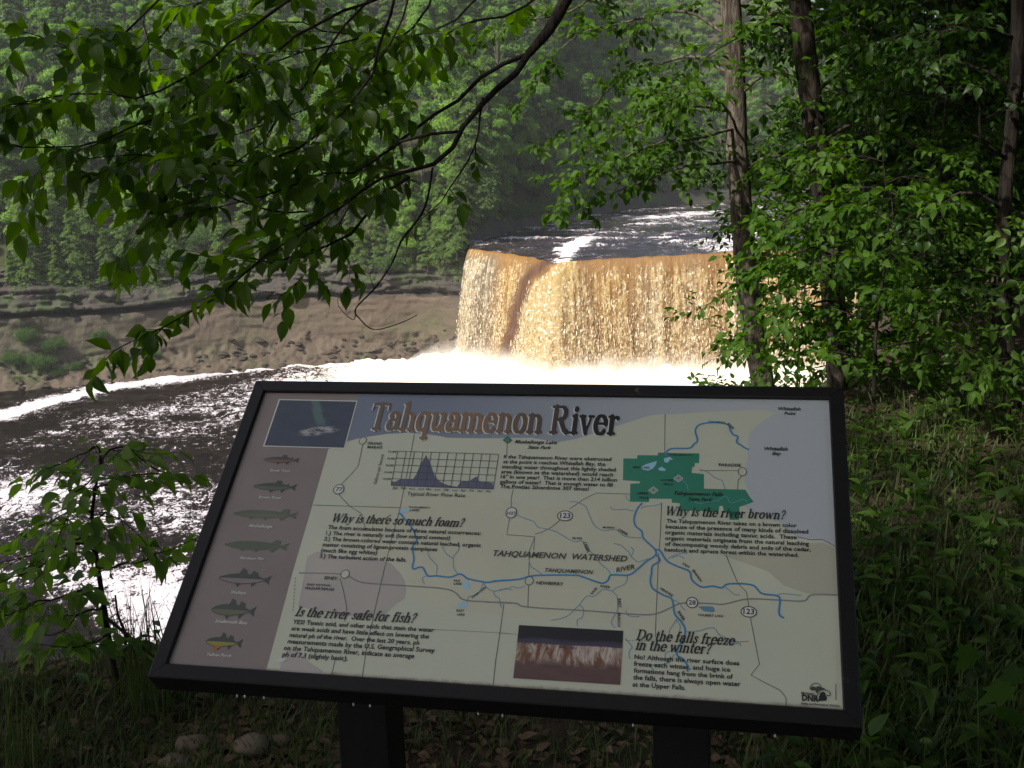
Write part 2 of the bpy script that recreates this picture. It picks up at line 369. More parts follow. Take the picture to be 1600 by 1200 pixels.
def water_mat(name, spec=.09, dk=((.005, .003, .0025), (.017, .010, .008)), lace=.30):
    t = NT(name)
    rot = t.pos((1, 1, 1), (0, 0, math.radians(-14)))
    F = t.attr('foam')
    wob = t.noise(rot, .10, 3, .5)
    P1 = t.n('ShaderNodeVectorMath', {'operation': 'MULTIPLY'}, i0=rot, i1=(1, 1, 1))
    P1.inputs[1].default_value = (1.25, .95, 1)
    n1 = t.noise(P1, .42, 7, .62, 1.6)
    n2 = t.noise(P1, 1.7, 6, .70, .9)
    n3 = t.noise(P1, 5.0, 4, .7, .4)
    sgn = t.math('ADD', t.math('ADD', t.math('MULTIPLY', n1, .36), t.math('MULTIPLY', n2, .38)), t.math('MULTIPLY', n3, .26))
    n4 = t.noise(P1, .95, 4, .62, 2.2)
    lc = t.math('SUBTRACT', .12, t.math('ABSOLUTE', t.math('SUBTRACT', n4, .5)))
    sgn = t.math('ADD', sgn, t.math('MULTIPLY', t.math('MAXIMUM', lc, -.06), lace))
    th = t.math('ADD', sgn, t.math('MULTIPLY', t.math('SUBTRACT', F, .5), .42))
    mask = t.ramp(th, .508, .550)
    brown = t.mix(t.ramp(th, .42, .51), dk[0], dk[1])
    foam_sheen = t.mix(n3, (.42, .39, .42), (.68, .65, .70))  # lavender white: foam together with sky reflection painted on the water
    foam_sheen = t.mix(t.attr('tan'), foam_sheen, (.88, .81, .69))
    col = t.mix(mask, brown, foam_sheen)
    rough = t.math('ADD', t.math('MULTIPLY', mask, .55), .10)
    bh = t.math('ADD', t.math('MULTIPLY', n2, .6), t.math('ADD', t.math('MULTIPLY', n3, .45), t.math('MULTIPLY', mask, .16)))
    return t.done(t.bsdf(col, rough, spec, bump=bh, bstr=.6, bdist=.14))
M_WATER = water_mat('river_water')
M_WATER_UP = water_mat('upper_river_water', .55, ((.022, .017, .018), (.075, .062, .064)), .45)  # purple-grey base has the sky's reflection put into its colour

# upper river sheet: rows from the lip backwards
back = np.concatenate([[0, .25, .5, .8, 1.2], np.linspace(1.8, 30, 90), np.linspace(31, 120, 90), np.linspace(123, 330, 60)])
cols = np.arange(0, len(LIP), 2)
bx = LIP[cols, 0][None, :]; by = LIP[cols, 1][None, :]
fan = 1+back[:, None]/75.0
UXw = (bx-6)*fan+6+back[:, None]*.10; UYw = by*np.ones_like(fan)+back[:, None]-(by-130)*sstep(0, 40, back)[:, None]
rap = sstep(0, 6, back)[:, None]
un = fbm(UXw*.10+3, UYw*.24, 6.0, 4)
UZw = ZU+lip_dz[cols][None, :]*np.exp(-(back[:, None]/7.0)**1.5)+.16*fbm(LL[cols]*.35, 0*LL[cols], 31.0, 4)[None, :]*np.exp(-back[:, None]/1.5)-.28*np.exp(-back[:, None]/1.8)+.34*un*rap+.12*fbm(UXw*.9, UYw*1.4, 2.0, 2)*rap+.30*np.abs(fbm(UXw*.25, UYw*.6, 1.0, 3))*rap+.010*back[:, None]*0
pxu, pyu, _ = project(np.stack([UXw, UYw, UZw], -1).reshape(-1, 3)); pxu = pxu.reshape(UXw.shape); pyu = pyu.reshape(UXw.shape)
def streak(cx0, cy0, cx1, cy1, w, a):                     # a long riffle across the upper river between two measured points
    p, q = on_z(cx0, cy0, ZU)[:2], on_z(cx1, cy1, ZU)[:2]; ab = q-p
    t_ = np.clip(((UXw-p[0])*ab[0]+(UYw-p[1])*ab[1])/(ab@ab), 0, 1)
    return a*np.exp(-(np.hypot(UXw-p[0]-t_*ab[0], UYw-p[1]-t_*ab[1])/w)**2)
fo = .27+.30*un*rap+.12*noise(UXw*.3, UYw*.5, 4.0)
for a in [(880, 388, 925, 371, 1.3, 1.7), (866, 404, 905, 379, 1.0, 1.6), (760, 379, 850, 371, 2.0, .25), (890, 343, 1045, 341, 4.5, .45), (1050, 338, 1190, 328, 6, .55), (1085, 380, 1145, 370, 2.5, .55),
          (1130, 388, 1165, 366, 2.0, .75), (960, 372, 1100, 362, 3.0, .22), (1010, 352, 1180, 346, 6, .25)]:
    fo = fo+.36*streak(*a)
lipq = np.exp(-back[:, None]/2.0)*sstep(905, 1000, lip_px_x[cols])[None, :]*.0
me = mesh_arr('upper_river', np.stack([UXw, UYw, UZw], -1), grid_faces(len(back), len(cols)), [M_WATER_UP], True,
              {'foam': ('FLOAT', np.clip(fo+lipq, -.2, 1.1)), 'tan': ('FLOAT', .15+0*fo)})
link('upper_river', me, kind='structure')

# the falling sheet
NTt = 240
tau = np.linspace(0, 1, NTt)**.9
H = ZU-ZR+.8
tf = math.sqrt(2*H/9.81); tt = tau*tf
v0 = 1.5+.35*fbm(LL*.12, 0*LL, 2.0, 3)
S = LL[None, :]; T = tau[:, None]
drop = .5*9.81*tt[:, None]**2
lipz = .16*fbm(LL*.35, 0*LL, 31.0, 4)[None, :]
out = (v0[None, :]+.25)*tt[:, None]
ridge = .55*noise(S*.35, T*.5, 1.0)+.30*noise(S*.9, T*1.0, 5.0)+.16*noise(S*2.2, T*2.0, 7.0)
clump = fbm(S*.95, (drop-1.5*ridge)*.65, 3.0, 4)
clump2 = fbm(S*2.6, drop*1.5, 11.0, 3)
amp = sstep(.04, .5, T)
off = (ridge*(.12+.42*amp)+(clump*.06+clump2*.05)*amp)*sstep(0, 2.5, S)
side = -.35*sstep(0, 1, T)*(1-sstep(8, 20, S))*6*T**1.5*0
Xf = LIP[None, :, 0]+LN[None, :, 0]*(out+off); Yf = LIP[None, :, 1]+LN[None, :, 1]*(out+off)
Zf = ZU+lip_dz[None, :]-.28-drop+.05*clump*amp+lipz*np.exp(-T/.3)
u = lip_px_x[None, :]+0*T                                 # which stretch of the lip the water came from
foam = -.06+.60*sstep(.0, .42, T)+.30*ridge+.25*clump+.15*clump2
foam = foam+.40*np.exp(-((u-745)/20)**2)+.12*sstep(1090, 1180, u)*(1-T)
cen = 863-56*T**.85+3.0*noise(T*6, 0*T+S*0, 51.0)
foam = foam-1.5*np.exp(-((u-cen)/8.0)**2)*(1-.2*T)       # smooth dark tongue
foam = foam+.75*sstep(908, 896, u)*sstep(868, 880, u)*np.exp(-T/.25)+1.0*np.exp(-((u-(cen+25+12*T))/(11+9*T))**2)*(1-.4*T)
deep = np.exp(-((u-cen)/9.0)**2)*1.1+np.exp(-T/.10)*(.30+.9*noise(S*1.6, T*0, 41.0)+.5*noise(S*4.0, T*0, 43.0))*sstep(800, 900, u)+.25*np.clip(noise(S*.7, T*.5, 21.0), 0, 1)
left_shade = sstep(792, 765, u)  # left end of the sheet, its shaded grey painted into the colour
foam = foam-.45*left_shade*T
amber = np.clip(-.9*left_shade*sstep(.05, .4, T)+.42+.9*np.exp(-T/.42)+.55*noise(S*.28, T*.6, 15.0)+.25*sstep(880, 820, u)*0, 0, 1)

def falls_mat():
    t = NT('falling_water'); fl = t.attr('flow', True)
    mp = t.n('ShaderNodeMapping', Vector=fl); mp.inputs[3].default_value = (1, .30, 1)
    a = t.noise(mp, 1.3, 7, .80, 1.0)
    mp2 = t.n('ShaderNodeMapping', Vector=fl); mp2.inputs[3].default_value = (1, .65, 1)
    b_ = t.noise(mp2, 3.0, 6, .85, .8)
    mp3 = t.n('ShaderNodeMapping', Vector=fl); mp3.inputs[3].default_value = (1, .035, 1)
    c = t.noise(mp3, 2.4, 5, .7)
    F = t.attr('foam')
    sgn = t.math('ADD', t.math('MULTIPLY', a, .30), t.math('ADD', t.math('MULTIPLY', b_, .22), t.math('MULTIPLY', c, .48)))
    th = t.math('ADD', sgn, t.math('MULTIPLY', t.math('SUBTRACT', F, .5), .22))
    m = t.ramp(th, .468, .565)
    amb = t.mix(t.attr('amber'), (.14, .105, .062), (.235, .122, .026)); amb = t.mix(t.math('MINIMUM', t.attr('deep'), 1.0), amb, (.095, .042, .020))
    wht = t.mix(t.attr('amber'), (.38, .32, .205), (.385, .255, .07))
    wht = t.mix(t.ramp(b_, .53, .62), wht, (.90, .86, .74))
    col = t.mix(m, amb, wht)
    bh = t.math('ADD', t.math('MULTIPLY', a, .8), t.math('MULTIPLY', b_, .9))
    p = t.bsdf(col, .38, .45, bump=bh, bstr=.9, bdist=.15)
    tr = t.n('ShaderNodeBsdfTranslucent', Color=col)
    mx = t.t.nodes.new('ShaderNodeMixShader'); mx.inputs[0].default_value = .12
    t.t.links.new(p.outputs[0], mx.inputs[1]); t.t.links.new(tr.outputs[0], mx.inputs[2])
    return t.done(mx)
M_FALLS = falls_mat()
qr = np.random.default_rng(77); nd_ = 13000                # loose clots of falling water in front of the sheet
qi = qr.integers(0, len(LIP), nd_); qt = qr.beta(4.5, 1.3, nd_); qj = np.clip((qt*NTt).astype(int), 0, NTt-1)
keepd = foam[qj, qi] > .05
qi, qj = qi[keepd], qj[keepd]; P0 = np.stack([Xf[qj, qi], Yf[qj, qi], Zf[qj, qi]], 1); o_ = qr.uniform(-.02, .30, len(qi))*(.3+tau[qj])
P0[:, :2] += LN[qi]*o_[:, None]; P0 += qr.normal(size=P0.shape)*.05
dv = qr.normal(size=(len(P0), 4, 3)); dv /= np.linalg.norm(dv, axis=2)[..., None]; dv *= (qr.uniform(.03, .11, len(P0)))[:, None, None]; dv[:, :, 2] *= 3.5
VV = (P0[:, None, :]+dv).reshape(-1, 3); i4 = np.arange(len(P0))[:, None]*4
t_ = NT('water_clots'); isl_ = t_.n('ShaderNodeNewGeometry').outputs['Random Per Island']
M_CLOT = t_.done(t_.bsdf(t_.mix(isl_, (.44, .33, .18), (.80, .72, .56)), .5, .3))
link('falling_water_clots', mesh_arr('falling_water_clots', VV, np.concatenate([i4+np.array([[0, 1, 2]]), i4+np.array([[0, 2, 3]]), i4+np.array([[0, 3, 1]])]), [M_CLOT]), kind='stuff', label='clots of foam and drops falling in front of the waterfall sheet', category='falling water')
me = mesh_arr('waterfall', np.stack([Xf, Yf, Zf], -1), grid_faces(NTt, len(LIP)), [M_FALLS], True,
              {'foam': ('FLOAT', foam), 'amber': ('FLOAT', amber), 'deep': ('FLOAT', deep+0*foam),
               'flow': ('FLOAT_VECTOR', np.stack([S+0*T, drop+0*S, 0*S*T], -1))})
link('waterfall', me, kind='structure')
# rock face behind the water
nz = 30; zz2 = np.linspace(ZU-.6, ZR-3, nz)[:, None]
ro = -1.6+.7*fbm(S[:, ::4]*.2, zz2*.4, 3.0, 4)-.25*sstep(ZU-1, ZU-4, zz2)
XX = LIP[None, ::4, 0]+LN[None, ::4, 0]*ro; YY = LIP[None, ::4, 1]+LN[None, ::4, 1]*ro
lv = 9+0*XX
link('falls_rock_wall', mesh_arr('falls_rock_wall', np.stack([XX, YY, zz2+0*XX], -1), grid_faces(nz, XX.shape[1]), [M_ROCK], True,
     {'level': ('FLOAT', lv), 'mossy': ('FLOAT', 0*lv)}), kind='structure')

# ------------------------------------------------------------------ lower river
nc_, nr_ = 520, 430
ang = np.linspace(-420, 1480, nc_); rr = 24*np.exp(np.linspace(0, math.log(172/24.0), nr_))
dirx = (ang-800)/FPX
RX = dirx[None, :]*rr[:, None]*1.0; RY = rr[:, None]+0*RX
px, py, _ = project(np.stack([RX, RY, np.full(RX.shape, ZR)], -1).reshape(-1, 3)); px = px.reshape(RX.shape); py = py.reshape(RX.shape)
base = LIP+LN*3.3
dF, _s = seg_dist(RX, RY, base[::12])
band = np.array([on_z(x, y, ZR)[:2] for x, y in [(-300, 700), (-100, 668), (0, 648), (80, 626), (150, 610), (230, 596), (310, 583), (400, 572), (500, 563), (600, 560), (700, 566)]])
dB, _s = seg_dist(RX, RY, band)
bw = 1.9+.5*noise(RX*.15, RY*.15)+1.1*sstep(-60, -10, RX)
F = .415+.13*noise(RX*.05, RY*.08, 1.0)+.10*noise(RX*.13, RY*.25, 4.0)
F = F+.50*np.exp(-(dB/bw)**2)
F = F-.22*np.exp(-((dB-7)/4.0)**2)*(RX < -15)
F = F+.9*sstep(19, 5, dF)+.20*sstep(46, 18, dF)
near = sstep(88, 62, RY)
F = F+near*(.03+.22*noise(RX*.07+2, RY*.12, 9.0))
patch = sum(np.exp(-(((px-a)/c)**2+((py-b_)/d)**2))*e for a, b_, c, d, e in
            [(30, 780, 110, 35, .30), (520, 770, 60, 60, .0), (240, 940, 80, 90, .20), (130, 860, 120, 45, .15), (180, 985, 160, 90, .20), (330, 790, 80, 60, .05), (150, 715, 160, 22, -.22),
             (60, 975, 90, 40, -.75), (40, 700, 120, 30, -.15), (225, 850, 45, 22, -.35), (20, 1060, 80, 60, -.45), (470, 690, 70, 30, -.12), (60, 850, 60, 14, -.35)])
F = F+patch*.5  # near patches are foam and painted sky reflection alike
amp_w = .10+.55*sstep(34, 6, dF)
RZ = ZR+(amp_w+.12)*fbm(RX*.22, RY*.42, 3.0, 4)+.11*fbm(RX*.8, RY*1.3, 7.0, 3)+.9*np.exp(-(dF/4.5)**2)+.8*np.exp(-(dF/5)**2)*np.abs(fbm(RX*.5, RY*.5, 2.0, 3))
me = mesh_arr('lower_river', np.stack([RX, RY, RZ], -1), grid_faces(nr_, nc_), [M_WATER], True,
              {'foam': ('FLOAT', np.clip(F, -.3, 1.25)), 'tan': ('FLOAT', sstep(30, 8, dF))})
link('river', me, kind='structure')

# spray rising where the falls land
def mist():
    t = NT('spray'); tc = t.t.nodes.new('ShaderNodeTexCoord'); g = tc.outputs['Object']
    sep = t.n('ShaderNodeSeparateXYZ', Vector=g)
    nz_ = t.noise(g, .30, 4, .6)
    top = t.math('ADD', 1.2, t.math('MULTIPLY', nz_, 5.4))
    h = t.math('SUBTRACT', top, sep.outputs[2])
    d = t.ramp(h, 0.0, 4.5)
    d2 = t.ramp(t.noise(g, .55, 5, .65, .6), .34, .62, .25, 1.0)
    dens = t.math('MULTIPLY', t.math('MULTIPLY', d, d2), 0.55)
    v = t.n('ShaderNodeVolumePrincipled'); v.inputs['Color'].default_value = (.97, .95, .91, 1)
    t.put(v.inputs['Density'], dens); v.inputs['Anisotropy'].default_value = 0.0
    t.t.links.new(v.outputs[0], t.out.inputs[1]); return t.m
B = resample(LIP+LN*3.6, 60); Bt = np.gradient(B, axis=0); Bt /= np.linalg.norm(Bt, axis=1)[:, None]; Bn = np.stack([Bt[:, 1], -Bt[:, 0]], 1)
sec = [(-1.8, -1.0), (-1.8, 3.6), (-.4, 5.2), (2.5, 4.4), (6.5, 2.6), (10, 1.0), (11, -1.0)]
V = []; 
for i, p in enumerate(B):
    e = .55+.45*math.sin(math.pi*min(1, (i+4)/16))**1 if i < 12 else 1.0
    for o_, z_ in sec: V.append((p[0]+Bn[i][0]*o_*e, p[1]+Bn[i][1]*o_*e, z_*e if z_ > 0 else z_))
ns = len(sec); F_ = []
for i in range(len(B)-1):
    for j in range(ns): F_.append([i*ns+j, i*ns+(j+1) % ns, (i+1)*ns+(j+1) % ns, (i+1)*ns+j])
mb = MB(); mb.add(V, F_+[list(range(ns))[::-1], [(len(B)-1)*ns+j for j in range(ns)]])
mo = link('mist', mb.mesh('mist', [mist()]), kind='stuff'); mo.location = (0, 0, ZR)
mo['label'] = 'pale spray cloud rising where the waterfall lands'; mo['category'] = 'mist'
# ------------------------------------------------------------------ far trees (a few kinds, copied)
def rand_rot(n, r, upbias=.6):
    nrm = r.normal(size=(n, 3)); nrm[:, 2] = np.abs(nrm[:, 2])+upbias; nrm /= np.linalg.norm(nrm, axis=1)[:, None]
    a = r.normal(size=(n, 3)); a -= nrm*(a*nrm).sum(1)[:, None]; a /= np.linalg.norm(a, axis=1)[:, None]
    return a, np.cross(nrm, a), nrm
def cards(P, size, r, upbias=.6, aspect=.55, out=None):
    """small folded leaf-clump faces: 5 verts, 3 tris each"""
    n = len(P); a, b, c = rand_rot(n, r, upbias)
    if out is not None:
        c = out+np.array([0, 0, .45])+r.normal(size=(n, 3))*.38; c /= np.linalg.norm(c, axis=1)[:, None]; a = r.normal(size=(n, 3)); a -= c*(a*c).sum(1)[:, None]; a /= np.linalg.norm(a, axis=1)[:, None]; b = np.cross(c, a)
    s = (size*r.uniform(.6, 1.3, n))[:, None]
    P = np.asarray(P)
    v = np.stack([P-a*s, P-b*s*aspect+c*s*.18, P+a*s*.3+b*s*.1-c*s*.12, P+b*s*aspect+c*s*.18, P+a*s*1.0-c*s*.35], 1).reshape(-1, 3)
    i = np.arange(n)[:, None]*5
    return v, np.concatenate([i+np.array([[0, 1, 2]]), i+np.array([[0, 2, 3]]), i+np.array([[1, 4, 2]])*1, i+np.array([[2, 4, 3]])])

def far_broadleaf(seed, h=16, w=4.2, n=8000, size=.24, lobes=26, low=.18):
    r = np.random.default_rng(seed); C = []; R = []
    for i in range(lobes):
        t = r.uniform(low, 1.0); rad = w*math.sqrt(max(.03, 1-((t-.5)/.55)**2))*r.uniform(.25, .95); a = r.uniform(0, 2*math.pi)
        C.append((math.cos(a)*rad, math.sin(a)*rad, h*t)); R.append(r.uniform(.8, 1.8)*(1.15-.4*t))
    C = np.array(C); R = np.array(R); k = r.choice(lobes, n, p=R**2/np.sum(R**2))
    d = r.normal(size=(n, 3)); d /= np.linalg.norm(d, axis=1)[:, None]; d[:, 2] = d[:, 2]*.6+.1
    P = C[k]+d*(R[k]*r.uniform(.45, 1.12, n))[:, None]
    P[:, 2] -= .12*np.hypot(P[:, 0]-C[k, 0], P[:, 1]-C[k, 1])
    V, F = cards(P, size, r, .5, out=d)
    tk = MB(); tk.tube([(0, 0, -1.5), (.1, 0, h*.3), (-.1, .15, h*.6), (.1, .1, h*.9)], [.24, .18, .11, .03], 6)
    for c in C[::2]: tk.tube([(0, 0, c[2]*.72), (c[0]*.5, c[1]*.5, c[2]*.88), tuple(c)], [.07, .05, .02], 4, False)
    return V, F, tk
def far_conifer(seed, h=19, w=3.0, n=9000, size=.21, droop=.35, tiers=26, start=.1):
    r = np.random.default_rng(seed); P = []; O_ = []
    tk = MB(); tk.tube([(0, 0, -1.5), (.05, 0, h*.5), (0, 0, h)], [.24, .15, .02], 6)
    nb = tiers*6; per = n//nb
    for i in range(nb):
        t = start+(1-start)*(i/nb)**.95; L = w*(1-t)**.75*r.uniform(.55, 1.15)+.25; a = r.uniform(0, 2*math.pi)
        z0 = h*t; s = r.uniform(.05, 1, per)**.7; sp = r.normal(size=per)*L*.20*s+0
        x = math.cos(a)*L*s-math.sin(a)*sp; y = math.sin(a)*L*s+math.cos(a)*sp
        z = z0+L*s*.10-droop*L*s**2-np.abs(r.normal(size=per))*.12
        P.append(np.stack([x, y, z], 1)); O_.append(np.stack([x*.28, y*.28, np.full(per, .3)], 1))
        if i % 3 == 0: tk.tube([(0, 0, z0), (math.cos(a)*L*.5, math.sin(a)*L*.5, z0-.02*L), (math.cos(a)*L*.9, math.sin(a)*L*.9, z0-droop*L*.75)], [.045, .03, .01], 3, False)
    V, F = cards(np.concatenate(P), size, r, 1.0, .6, out=np.concatenate(O_))
    return V, F, tk
KINDS = {}
def reg(key, name, V, F, tk, mat):
    c = mesh_arr(name+'_crown', V, F, [mat]); t = tk.mesh(name+'_trunk', [M_FARBARK]); KINDS[key] = (name, c, t)
reg('spruce', 'spruce_tree', *far_conifer(1, 20, 2.9), M_FAR[0])
reg('hemlock', 'hemlock_tree', *far_conifer(2, 17, 3.9, 10000, .23, .55, 24, .04), M_FAR[1])
reg('cedar', 'cedar_tree', *far_conifer(3, 12, 2.5, 7500, .21, .3, 22, .02), M_FAR[1])
reg('maple', 'maple_tree', *far_broadleaf(4, 16, 4.6, 9000), M_FAR[2])
reg('beech', 'beech_tree', *far_broadleaf(5, 18, 3.8, 9000), M_FAR[2])
reg('birch', 'birch_tree', *far_broadleaf(6, 13, 3.2, 7000, .22), M_FAR[3])
reg('aspen', 'aspen_tree', *far_broadleaf(8, 15, 3.0, 7000, .22, 22), M_FAR[3])
reg('bush', 'bush', *far_broadleaf(9, 2.2, 2.8, 4200, .15, 30, .02), M_FAR[0])
DESC = {'spruce': 'dark spruce', 'hemlock': 'drooping hemlock', 'cedar': 'feathery cedar', 'maple': 'round maple',
        'beech': 'tall beech', 'birch': 'pale birch', 'aspen': 'slender aspen', 'bush': 'leafy bush'}
SEEN = {}
def plant_far(key, x, y, z, sc, rot, where, group):
    nm, c, t = KINDS[key]; lab = DESC[key]+' '+where
    while lab in SEEN: lab = ('shorter ' if sc < SEEN[lab] else 'taller ')+lab
    SEEN[lab] = sc
    e = thing(nm, lab, 'bush' if key == 'bush' else 'tree', (x, y, z), group, rot); e.scale = (sc, sc, sc*random.uniform(.9, 1.12))
    link('foliage' if key == 'bush' else 'crown', c, e); link('stem' if key == 'bush' else 'trunk', t, e)

rt = random.Random(11)
row = 0; d = 13.5
ROWS = ['first', 'second', 'third', 'fourth', 'fifth', 'sixth', 'seventh', 'eighth', 'ninth', 'tenth', 'eleventh', 'twelfth', 'thirteenth', 'fourteenth', 'fifteenth', 'sixteenth', 'seventeenth', 'eighteenth', 'nineteenth', 'twentieth', 'twenty-first', 'twenty-second', 'twenty-third', 'twenty-fourth', 'twenty-fifth', 'twenty-sixth', 'twenty-seventh', 'twenty-eighth', 'twenty-ninth', 'thirtieth', 'thirty-first', 'thirty-second']
SIDE = [(60, 'at the left edge'), (150, 'just in from the left edge'), (240, 'behind the far left leaf cluster'), (330, 'above the dark ledges'), (410, 'above the leafy branch tip'), (490, 'over the start of the tan wall'), (560, 'over the middle of the tan wall'), (630, 'over the bare curled twig'), (690, 'just left of the waterfall'), (740, 'right by the waterfall corner'), (790, 'over the left corner of the falls'),
        (840, 'over the brown tongue of the falls'), (890, 'over the white riffle at the brink'), (940, 'over the left middle of the brink'), (1000, 'over the right middle of the brink'), (1060, 'beyond the upper rapids'), (1130, 'left of the grey trunk'), (1210, 'just right of the grey trunk'), (1290, 'near the second trunk'), (9999, 'behind the right hand foliage')]
def side_of(px_): return next(w_ for lim, w_ in SIDE if px_ < lim)
def where_left(x, d):
    px_ = x
    hz = ('at the cliff rim' if d < 22 else 'on the lower hillside' if d < 60 else 'on the upper hillside')
    sd = ('at the far left' if px_ < 150 else 'behind the hanging branch' if px_ < 520 else 'left of the waterfall')
    return hz+' '+sd
groups = {}
while d < 165:
    step = 5.0+d*.035; s = WL[0]+rt.uniform(0, 3)
    while s < WL[-1]-1:
        dj = d+rt.uniform(-1.8, 1.8); i = min(len(W)-1, int(s/WL[-1]*(len(W)-1)))
        nf = 1-.72*float(sstep(WL[-1]-34, WL[-1]-3, s)*sstep(60, 11, dj))
        x = W[i, 0]+WN[i, 0]*dj*nf; y = W[i, 1]+WN[i, 1]*dj*nf; z = ZR+float(hillz(dj, s))-.4
        pxx = float(project([x, y, z])[0][0])
        if -130 < pxx < 1000:
            if d < 20: key = rt.choices(['cedar', 'hemlock', 'birch', 'bush', 'bush'], [4, 3, 1.2, 2, 1])[0]; sc = rt.uniform(.55, .9) if key != 'bush' else rt.uniform(.6, 1.0)
            else: key = rt.choices(['spruce', 'hemlock', 'maple', 'beech', 'birch', 'aspen', 'cedar'], [4, 5, 4, 3, 1.3, 1.3, 1.5])[0]; sc = rt.uniform(.8, 1.2)
            wh = '%s row up the hill, %s' % (ROWS[row], side_of(pxx)); plant_far(key, x, y, z, sc, rt.uniform(0, 6.28), wh, key+' trees on the left hillside' if key != 'bush' else 'bushes along the cliff rim')
        s += step*rt.uniform(.75, 1.3)
    d += step*.85; row += 1
d = 4.0; row = 0
while d < 150:
    step = 5.2+d*.03; s = rt.uniform(0, 3)
    while s < UL[-1]:
        stp = step*(1+s/130.0)
        i = min(len(Uw)-1, int(s/UL[-1]*(len(Uw)-1))); dj = d+rt.uniform(-1.5, 1.5)
        x = Uw[i, 0]-.12*dj; y = Uw[i, 1]+dj; z = ZU+float(uz(np.array(dj), s))-.4
        pxx = float(project([x, y, z])[0][0])
        if pxx > 500 and pxx < 1330:
            if d < 8: key = rt.choices(['cedar', 'hemlock', 'birch', 'bush', 'beech'], [2.5, 4, 3, 3, 1])[0]; sc = rt.uniform(.6, .95)
            else: key = rt.choices(['spruce', 'hemlock', 'maple', 'beech', 'birch', 'aspen'], [2, 3, 4, 4, 4.5, 4])[0]; sc = rt.uniform(.8, 1.2)
            wh = '%s row across the upper river, %s' % (ROWS[row], side_of(pxx))
            plant_far(key, x, y, z, sc, rt.uniform(0, 6.28), wh, key+' trees across the upper river' if key != 'bush' else 'bushes along the upper river')
        s += stp*rt.uniform(.75, 1.3)
    d += step*.85; row += 1
# shrubs on the lower cliff at far left and individual trees that show
def on_bank(pxx, dj):
    i = int(np.argmin(np.abs(project(np.column_stack([W, np.full(len(W), ZR)]))[0]-pxx)))
    nf = 1-.72*float(sstep(WL[-1]-34, WL[-1]-3, WL[i])*sstep(60, 11, dj)); return W[i, 0]+WN[i, 0]*dj*nf, W[i, 1]+WN[i, 1]*dj*nf, WL[i]
for pxx, dj, zz_, sc, lb in [(55, 3.3, 3.0, .62, 'growing low on the rubble at far left'), (10, 3.8, 3.6, .5, 'at the left edge above the river'), (110, 3.0, 2.2, .36, 'on the rocks just above the dark water'), (190, 3.2, 2.0, .28, 'small, on the bank beneath the hanging leaves'), (80, 4.2, 5.0, .55, 'halfway up the bank at far left'), (35, 4.4, 6.4, .5, 'under the ledge near the left edge'), (150, 4.3, 5.6, .4, 'under the ledge, right of the far left shrubs'), (85, 2.6, 1.6, .34, 'ragged, at the dark water edge, far left'), (238, 3.4, 2.8, .25, 'on the bank below the leafy branch tip'), (20, 2.4, 1.2, .3, 'at the water edge by the left border')]:
    x, y, _s = on_bank(pxx, dj); plant_far('bush', x, y, ZR+zz_-.5, sc, rt.uniform(0, 6), lb, None)
for pxx, dj, zz_, key, sc, lb in [(110, 8.5, 10.5, 'hemlock', .72, 'hanging over the dark ledges at left'), (70, 9.5, 11.5, 'cedar', .85, 'leaning over the ledges at far left'), (645, 9.0, 12.6, 'birch', .62, 'on the rim just left of the waterfall'), (30, 8.8, 10.8, 'hemlock', .8, 'on the ledges at the left edge'), (160, 8.2, 9.6, 'hemlock', .62, 'hanging low over the ledges, second from left'), (215, 8.6, 10.2, 'cedar', .6, 'on the ledges below the hanging leaves'), (265, 9.0, 11.0, 'hemlock', .58, 'on the ledges left of the branch tip'), (320, 9.5, 12.4, 'bush', .9, 'on the rim over the branch tip'), (570, 8.8, 12.0, 'hemlock', .5, 'drooping over the tan wall near the curled twig'), (618, 8.4, 12.0, 'bush', .8, 'on the ledge beside the curled twig'), (668, 8.6, 12.4, 'cedar', .55, 'on the rim, next to the birch by the falls'), (712, 10.5, 14.0, 'hemlock', .62, 'right at the falls corner'), (85, 7.6, 8.8, 'hemlock', .55, 'drooping to the tan slope, at far left'), (135, 7.8, 9.3, 'cedar', .6, 'low on the ledges, second hanging tree'), (190, 8.8, 11.3, 'hemlock', .7, 'large on the ledge above the low hemlock'), (240, 8.2, 9.8, 'hemlock', .45, 'small on the ledges below the leaves'), (290, 9.2, 12.0, 'cedar', .6, 'upright on the ledges left of the branch'), (5, 7.8, 9.2, 'cedar', .6, 'low on the ledges at the border'), (630, 9.4, 12.8, 'hemlock', .68, 'pale and full beside the curled twig'), (550, 9.2, 12.6, 'cedar', .6, 'on the rim over the tan wall'), (600, 9.0, 12.8, 'cedar', .6, 'on the rim above the tan sandstone'), (690, 10, 13.3, 'hemlock', .6, 'beside the waterfall corner')]:
    x, y, _s = on_bank(pxx, dj); plant_far(key, x, y, ZR+zz_, sc, rt.uniform(0, 6), lb, None)

